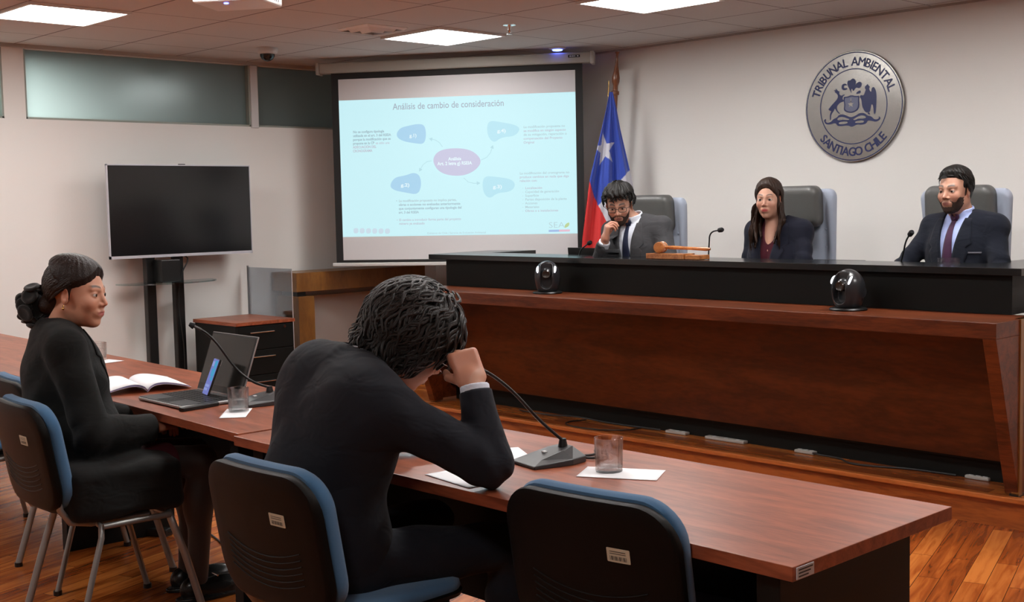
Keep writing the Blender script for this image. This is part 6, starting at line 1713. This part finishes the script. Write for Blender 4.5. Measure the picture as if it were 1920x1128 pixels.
def man_start(r):
    a = r.uniform(-PI, PI); u = r.uniform(-0.55, 1.0); s = math.sqrt(max(0, 1 - u * u))
    p = HC + np.array([math.sin(a) * s * 0.1, -math.cos(a) * s * 0.11, u * 0.1])
    if p[1] > 0.035 and p[2] < 0.06: p[1] = -p[1]
    return scalp_project(p, 0.036 + 0.012 * min(1.0, max(0.0, p[2] / 0.09)))
def man_flow(p, k, ph, r):
    n = p - HC; L_ = np.linalg.norm(n); n /= L_
    d = np.array([0.5 * math.sin(ph), -0.30, -1.0]); d = d - n * (d @ n); s = np.cross(n, d)
    low = max(0.0, min(1.0, (-0.005 - p[2]) / 0.05)) * (1 if p[1] < 0.02 else 0.3)
    return d + s * 0.8 * math.sin(k * 0.9 + ph) + n * (0.02 + 0.35 * low + 0.5 * low * math.sin(k * 0.8 + 2 * ph)) 
lock_mesh(pm, hdm, lock_field(760, 11, man_start, man_flow, lambda r: r.uniform(0.07, 0.13), 0.0048, 0.013), M['hair_man'])
g = MB()
for sx in (-1, 1):
    pts = []
    for k in range(25):
        a = 2 * PI * k / 24; cx = sx * 0.034 + math.cos(a) * 0.025
        pts.append(hdm.world((cx, 0.108 - 0.07 * abs(cx), -0.004 + math.sin(a) * 0.018)))
    g.tube(pts, 0.0012, 6)
    g.tube([hdm.world((sx * 0.060, 0.102, 0.004)), hdm.world((sx * 0.080, 0.06, 0.004)), hdm.world((sx * 0.084, 0.0, 0.004))], 0.0012, 6)
g.tube([hdm.world((-0.010, 0.108, 0.0)), hdm.world((0.010, 0.108, 0.0))], 0.0012, 6)
g.build('glasses', M['chrome'], pm, smooth=True, world=True)

# =============================== woman in the black blazer
hdw = Head((2.335, -1.465, 1.215), up_tilt(37, -4, 2), 1.03, female=True, jaw=0.95, nose=0.90, skin=(0.54, 0.265, 0.17), lips=(0.33, 0.09, 0.08), brow=(0.03, 0.016, 0.01))
Tw = Torso((2.270, -1.515, 1.092), basis((0.27, 1, 0.02), (0.02, 0.02, 1)), trap=0.056, w=0.205, depth=1.12, female=True)
w_sR, w_sL = Tw.world((-0.182, -0.01, -0.066)), Tw.world((0.182, -0.01, -0.062))
w_arms = [(w_sR, (2.545, -1.53, 0.720), (2.525, -1.290, 0.705), 0.068, 0.066, 0.050), (w_sL, (2.03, -1.42, 0.74), (2.32, -1.20, 0.70), 0.066, 0.060, 0.044)]
w_hands = [Hand((2.518, -1.275, 0.705), (-0.45, 0.85, -0.05), (-0.2, 0, -1), 1, (0.45, 0.6, 0.3), 0.90), Hand((2.335, -1.185, 0.705), (0.75, 0.6, 0.05), (0, 0, -1), -1, (0.35, 0.5, 0.3), 0.90)]
w_hips = [(2.22, -1.47, 0.57), (2.40, -1.49, 0.57)]; w_knees = [(2.36, -1.03, 0.55), (2.53, -1.09, 0.55)]; w_ank = [(2.35, -1.07, 0.085), (2.50, -1.11, 0.085)]
pw = thing('person', 'person in a black blazer with a black rosette in brown hair, seated at the left', 'person', (2.30, -1.45, 0))
front_person(pw, hdw, Tw, w_arms, w_hands, w_hips, w_knees, w_ank, h=0.0032, female=True)
def tail_w(P):
    d = ell(P, (2.295, -1.50, 0.64), (0.215, 0.195, 0.22)); d = smin(d, rbox(P, (2.45, -1.455, 0.525), (0.258, 0.215, 0.095), 0.04, rotz(-0.07)), 0.09) + 0.006 * np.sin(P[:, 1] * 24 + P[:, 2] * 10) + 0.005 * np.sin(P[:, 0] * 31)
    return np.maximum(d, 0.432 - P[:, 2] + 0.010 * np.sin(P[:, 0] * 20))
suit_upper(pw, Tw, w_arms, hdw, M['blazer_black'], M['shirt_wine'], v_top=0.05, v_bot=-0.34, lapel=M['blazer_black'], lo=(1.85, -1.88, 0.40), hi=(2.86, -1.08, 1.30), tail=tail_w, collar=False, cuffs=False, shirt_name='top', wr=0.005, h=0.0052)
def collar_w(P):
    q = Tw.loc(P); ring = np.sqrt(q[:, 0] ** 2 + (q[:, 1] - 0.004 - 0.25 * q[:, 2]) ** 2)
    c = np.maximum(np.abs(ring - 0.068 - 0.40 * (0.02 - q[:, 2])) - 0.005, np.abs(q[:, 2] - 0.004) - 0.030)
    return np.maximum(c, q[:, 1] - 0.055)
sdf_mesh('collar', collar_w, Tw.O - 0.16, Tw.O + 0.16, 0.004, M['blazer_black'], pw, world=True)
def leg_sdf(g_, z0=None):
    def f(P):
        d = None
        for a, b, c in zip(w_hips, w_knees, w_ank):
            e = smin(cap(P, a, b, 0.074 + g_, 0.055 + g_), cap(P, b, c, 0.050 + g_, 0.034 + g_), 0.02)
            cf = np.array(b) * 0.65 + np.array(c) * 0.35 + (0, -0.018, 0); e = smin(e, ell(P, cf, (0.045 + g_, 0.05 + g_, 0.10)), 0.03)
            d = e if d is None else np.minimum(d, e)
        return d
    return f
M['tights'] = mat('sheer_black_tights', (0.030, 0.017, 0.013), 0.6, sheen=0.2)
sdf_mesh('tights', leg_sdf(0.004), (2.0, -1.7, 0.03), (2.72, -0.9, 0.72), 0.006, M['tights'], pw, world=True)
def skirt(P):
    d = smin(leg_sdf(0.016)(P), ell(P, (2.31, -1.48, 0.59), (0.18, 0.15, 0.13)), 0.05)
    return np.maximum(d, P[:, 1] + 1.20)
sdf_mesh('skirt', skirt, (2.0, -1.75, 0.40), (2.75, -1.1, 0.80), 0.006, mat('burgundy_skirt', (0.075, 0.008, 0.016), 0.8), pw, world=True)
for a in w_ank:
    s_ = shoe(pw, a, (0.12, 1, 0), M['shoeblack'] if 'shoeblack' in M else mat('shoe_leather', (0.012, 0.012, 0.012), 0.25))
    MB().tube([(a[0] - 0.022, a[1] + 0.075, 0.083), (a[0] + 0.026, a[1] + 0.072, 0.083)], 0.0035, 8).build('buckle', M['chrome'], s_, world=True)
def hair_w(t, hd):
    def grow(q): return 0.011 + 0.010 * np.clip((q[:, 2] - 0.02) / 0.08, 0, 1) + 0.008 * np.clip(-q[:, 1] / 0.08, 0, 1)
    def face(q):
        x = np.abs(q[:, 0]); y, z = q[:, 1], q[:, 2]
        hl = 0.066 - np.clip(x - 0.01, 0, 1) * 0.75
        a = np.minimum(hl - z, y - 0.016 + 0.30 * np.clip(0.028 - z, 0, 0.05))
        low = -0.012 - z + (-y - 0.01) * 1.1
        return np.maximum(a, low)
    def extra(q):
        d = ell(q, (0, -0.112, -0.050), (0.040, 0.035, 0.036))
        return smin(d, capf(q, (0.0, -0.085, -0.02), (0, -0.105, -0.05), 0.05, 0.035, (0, 0, 1), 0.8), 0.02)
    hair_cap(hd, grow, face, 0.0030, M['hair_w'], t, nz=0.0007, extra=extra, nf=30, fade=0.035, lo=(-0.13, -0.18, -0.14), hi=(0.13, 0.14, 0.17))
M['hair_w'] = hair_mat('smooth_brown_hair', (0.004, 0.002, 0.0015), (0.022, 0.009, 0.005), (16, 60, 60), 0.38)
hair_w(pw, hdw)
def bun_locks(n, seed):
    r = random.Random(seed); L = []; bun = np.array([0, -0.108, -0.048])
    for i in range(n):
        a = r.uniform(-1.0, 1.0); x0 = a * 0.075
        hl = 0.066 - max(0, abs(x0) - 0.01) * 0.75 + r.uniform(0.0, 0.05)
        p = scalp_project(np.array([x0, 0.055 * math.sqrt(max(0.02, 1 - (abs(a)) ** 2)) - r.uniform(0, 0.05), max(hl, 0.0)]) * 1.0 + HC * 0.3, 0.010)
        pts = [p]
        for k in range(13):
            d = bun - p; dist = np.linalg.norm(d); nrm = (p - HC) / np.linalg.norm(p - HC)
            d = d / dist; d = d - nrm * (d @ nrm) * 0.9; d[2] += 0.10 * (1 - k / 13); d /= np.linalg.norm(d); p = scalp_project(p + d * 0.015, 0.0135 + 0.004 * r.random())
            pts.append(p)
            if dist < 0.03: break
        if len(pts) > 4: L.append((pts, 0.0042 * (0.8 + 0.5 * r.random())))
    return L
lock_mesh(pw, hdw, bun_locks(230, 4), M['hair_w'], flat=0.45)
rc = hdw.world((0.01, -0.178, -0.055)); rnd = random.Random(5)
petals = []
for i in range(30):
    a = i * 2.4; u = 0.2 + 0.8 * (i / 30.0); rr = 0.012 + 0.060 * u
    e = np.array([math.cos(a), 0, math.sin(a)]); e[1] = 0.9 - u * 1.1
    B = basis(e / np.linalg.norm(e), (0.3, 0.8, 0.5)); petals.append((np.array([math.cos(a) * rr, -0.035 + 0.05 * u - 0.012 * (i % 2), math.sin(a) * rr * 1.15]), B))
def rosette(P):
    q = hdw.loc(P) - np.array([0.01, -0.172, -0.058], np.float32); d = ell(q, (0, 0, 0), (0.042, 0.036, 0.046))
    for c, B in petals:
        x = ell(q, c, (0.033, 0.009, 0.029), B); x = smax(x, -ell(q, c + B[:, 1] * 0.012, (0.027, 0.010, 0.023), B), 0.003); d = np.minimum(d, x)
    return d
sdf_mesh('hair_rosette', rosette, rc - 0.13, rc + 0.13, 0.003, mat('black_velvet', (0.006, 0.006, 0.006), 0.9, sheen=0.3), pw, world=True, smooth_iter=1, margin=3)
for sx in (-1, 1):
    MB().sphere(hdw.world((sx * 0.084, -0.010, -0.052)), 0.0052, 14, 10).sphere(hdw.world((sx * 0.084, -0.010, -0.043)), 0.0032, 10, 8).build('earring', M['brass'], pw, smooth=True, world=True)
bt = MB()
for k in range(3): bt.sphere((2.545 + 0.008, -1.335 + k * 0.022, 0.668), (0.005, 0.007, 0.007), 12, 8)
bt.build('cuff_buttons', M['brass'], pw, smooth=True, world=True)

# combed strands on the judges' hair
def short_start(fr, lowz):
    def st(r):
        for _ in range(50):
            a = r.uniform(-PI, PI); u = r.uniform(-0.3, 1.0); s = math.sqrt(max(0, 1 - u * u))
            p = HC + np.array([math.sin(a) * s * 0.1, -math.cos(a) * s * 0.11, u * 0.1]); p = scalp_project(p, fr)
            if (p[1] < 0.02 and p[2] > lowz) or p[2] > 0.074: return p
        return p
    return st
def side_flow(p, k, ph, r):
    n = p - HC; n /= np.linalg.norm(n)
    d = np.array([-0.8 + 0.3 * math.sin(ph), -0.5, -0.35 if p[2] < 0.09 else 0.05]); 
    if p[0] < -0.03: d = np.array([-0.2, -0.5, -1.0])
    if p[0] > 0.04: d = np.array([0.2, -0.5, -1.0])
    d = d - n * (d @ n); return d + n * 0.05 * math.sin(k + ph)
def wavy_flow(p, k, ph, r):
    n = p - HC; n /= np.linalg.norm(n); d = np.array([0.6 * math.sin(ph), 0.4 * math.cos(ph * 2), -0.7]); d = d - n * (d @ n); s = np.cross(n, d)
    return d + s * 0.8 * math.sin(k * 1.2 + ph) + n * 0.35 * math.sin(k * 1.1 + ph * 3)
lock_mesh(p3, hd3, lock_field(240, 21, short_start(0.014, 0.018), side_flow, lambda r: r.uniform(0.03, 0.055), 0.0034, 0.009), M['hair_black'])
lock_mesh(p1, hd1, lock_field(300, 22, short_start(0.026, 0.020), wavy_flow, lambda r: r.uniform(0.03, 0.06), 0.0046, 0.010), M['hair_black'])
def long_locks(n, seed):
    r = random.Random(seed); L = []
    for i in range(n):
        sx = 1 if i % 2 else -1; a = r.uniform(0.0, 1.0)
        p = scalp_project(np.array([sx * (0.006 + 0.05 * a), 0.05 - 0.10 * r.random(), 0.11]), 0.014); pts = [p]; fw = r.random(); ph = r.random() * 6
        zend = r.uniform(-0.34, -0.22)
        for k in range(40):
            n_ = (p - HC) / np.linalg.norm(p - HC)
            if p[2] > -0.02:
                d = np.array([sx * 0.9, -0.10, -0.75]); d = d - n_ * (d @ n_); p = p + d / np.linalg.norm(d) * 0.014; q = scalp_project(p, 0.016); p = q if p[2] > 0 else (p + q) / 2
                if p[2] < 0.062 and p[1] > 0.016: p = np.array([p[0] * 1.02, 0.016, p[2]])
            else:
                tgt = np.array([sx * (0.070 + 0.030 * fw), -0.045 + 0.10 * fw + (0.06 if p[2] < -0.15 else 0), p[2] - 0.02]); d = tgt - p; d[2] = -0.02; d[0] += 0.006 * math.sin(p[2] * 45 + ph); p = p + d / np.linalg.norm(d) * 0.014
            pts.append(p)
            if p[2] < zend: break
        L.append((pts, 0.0048 * (0.7 + 0.6 * r.random())))
    return L
lock_mesh(p2, hd2, long_locks(150, 8), M['hair_long'], flat=0.5)
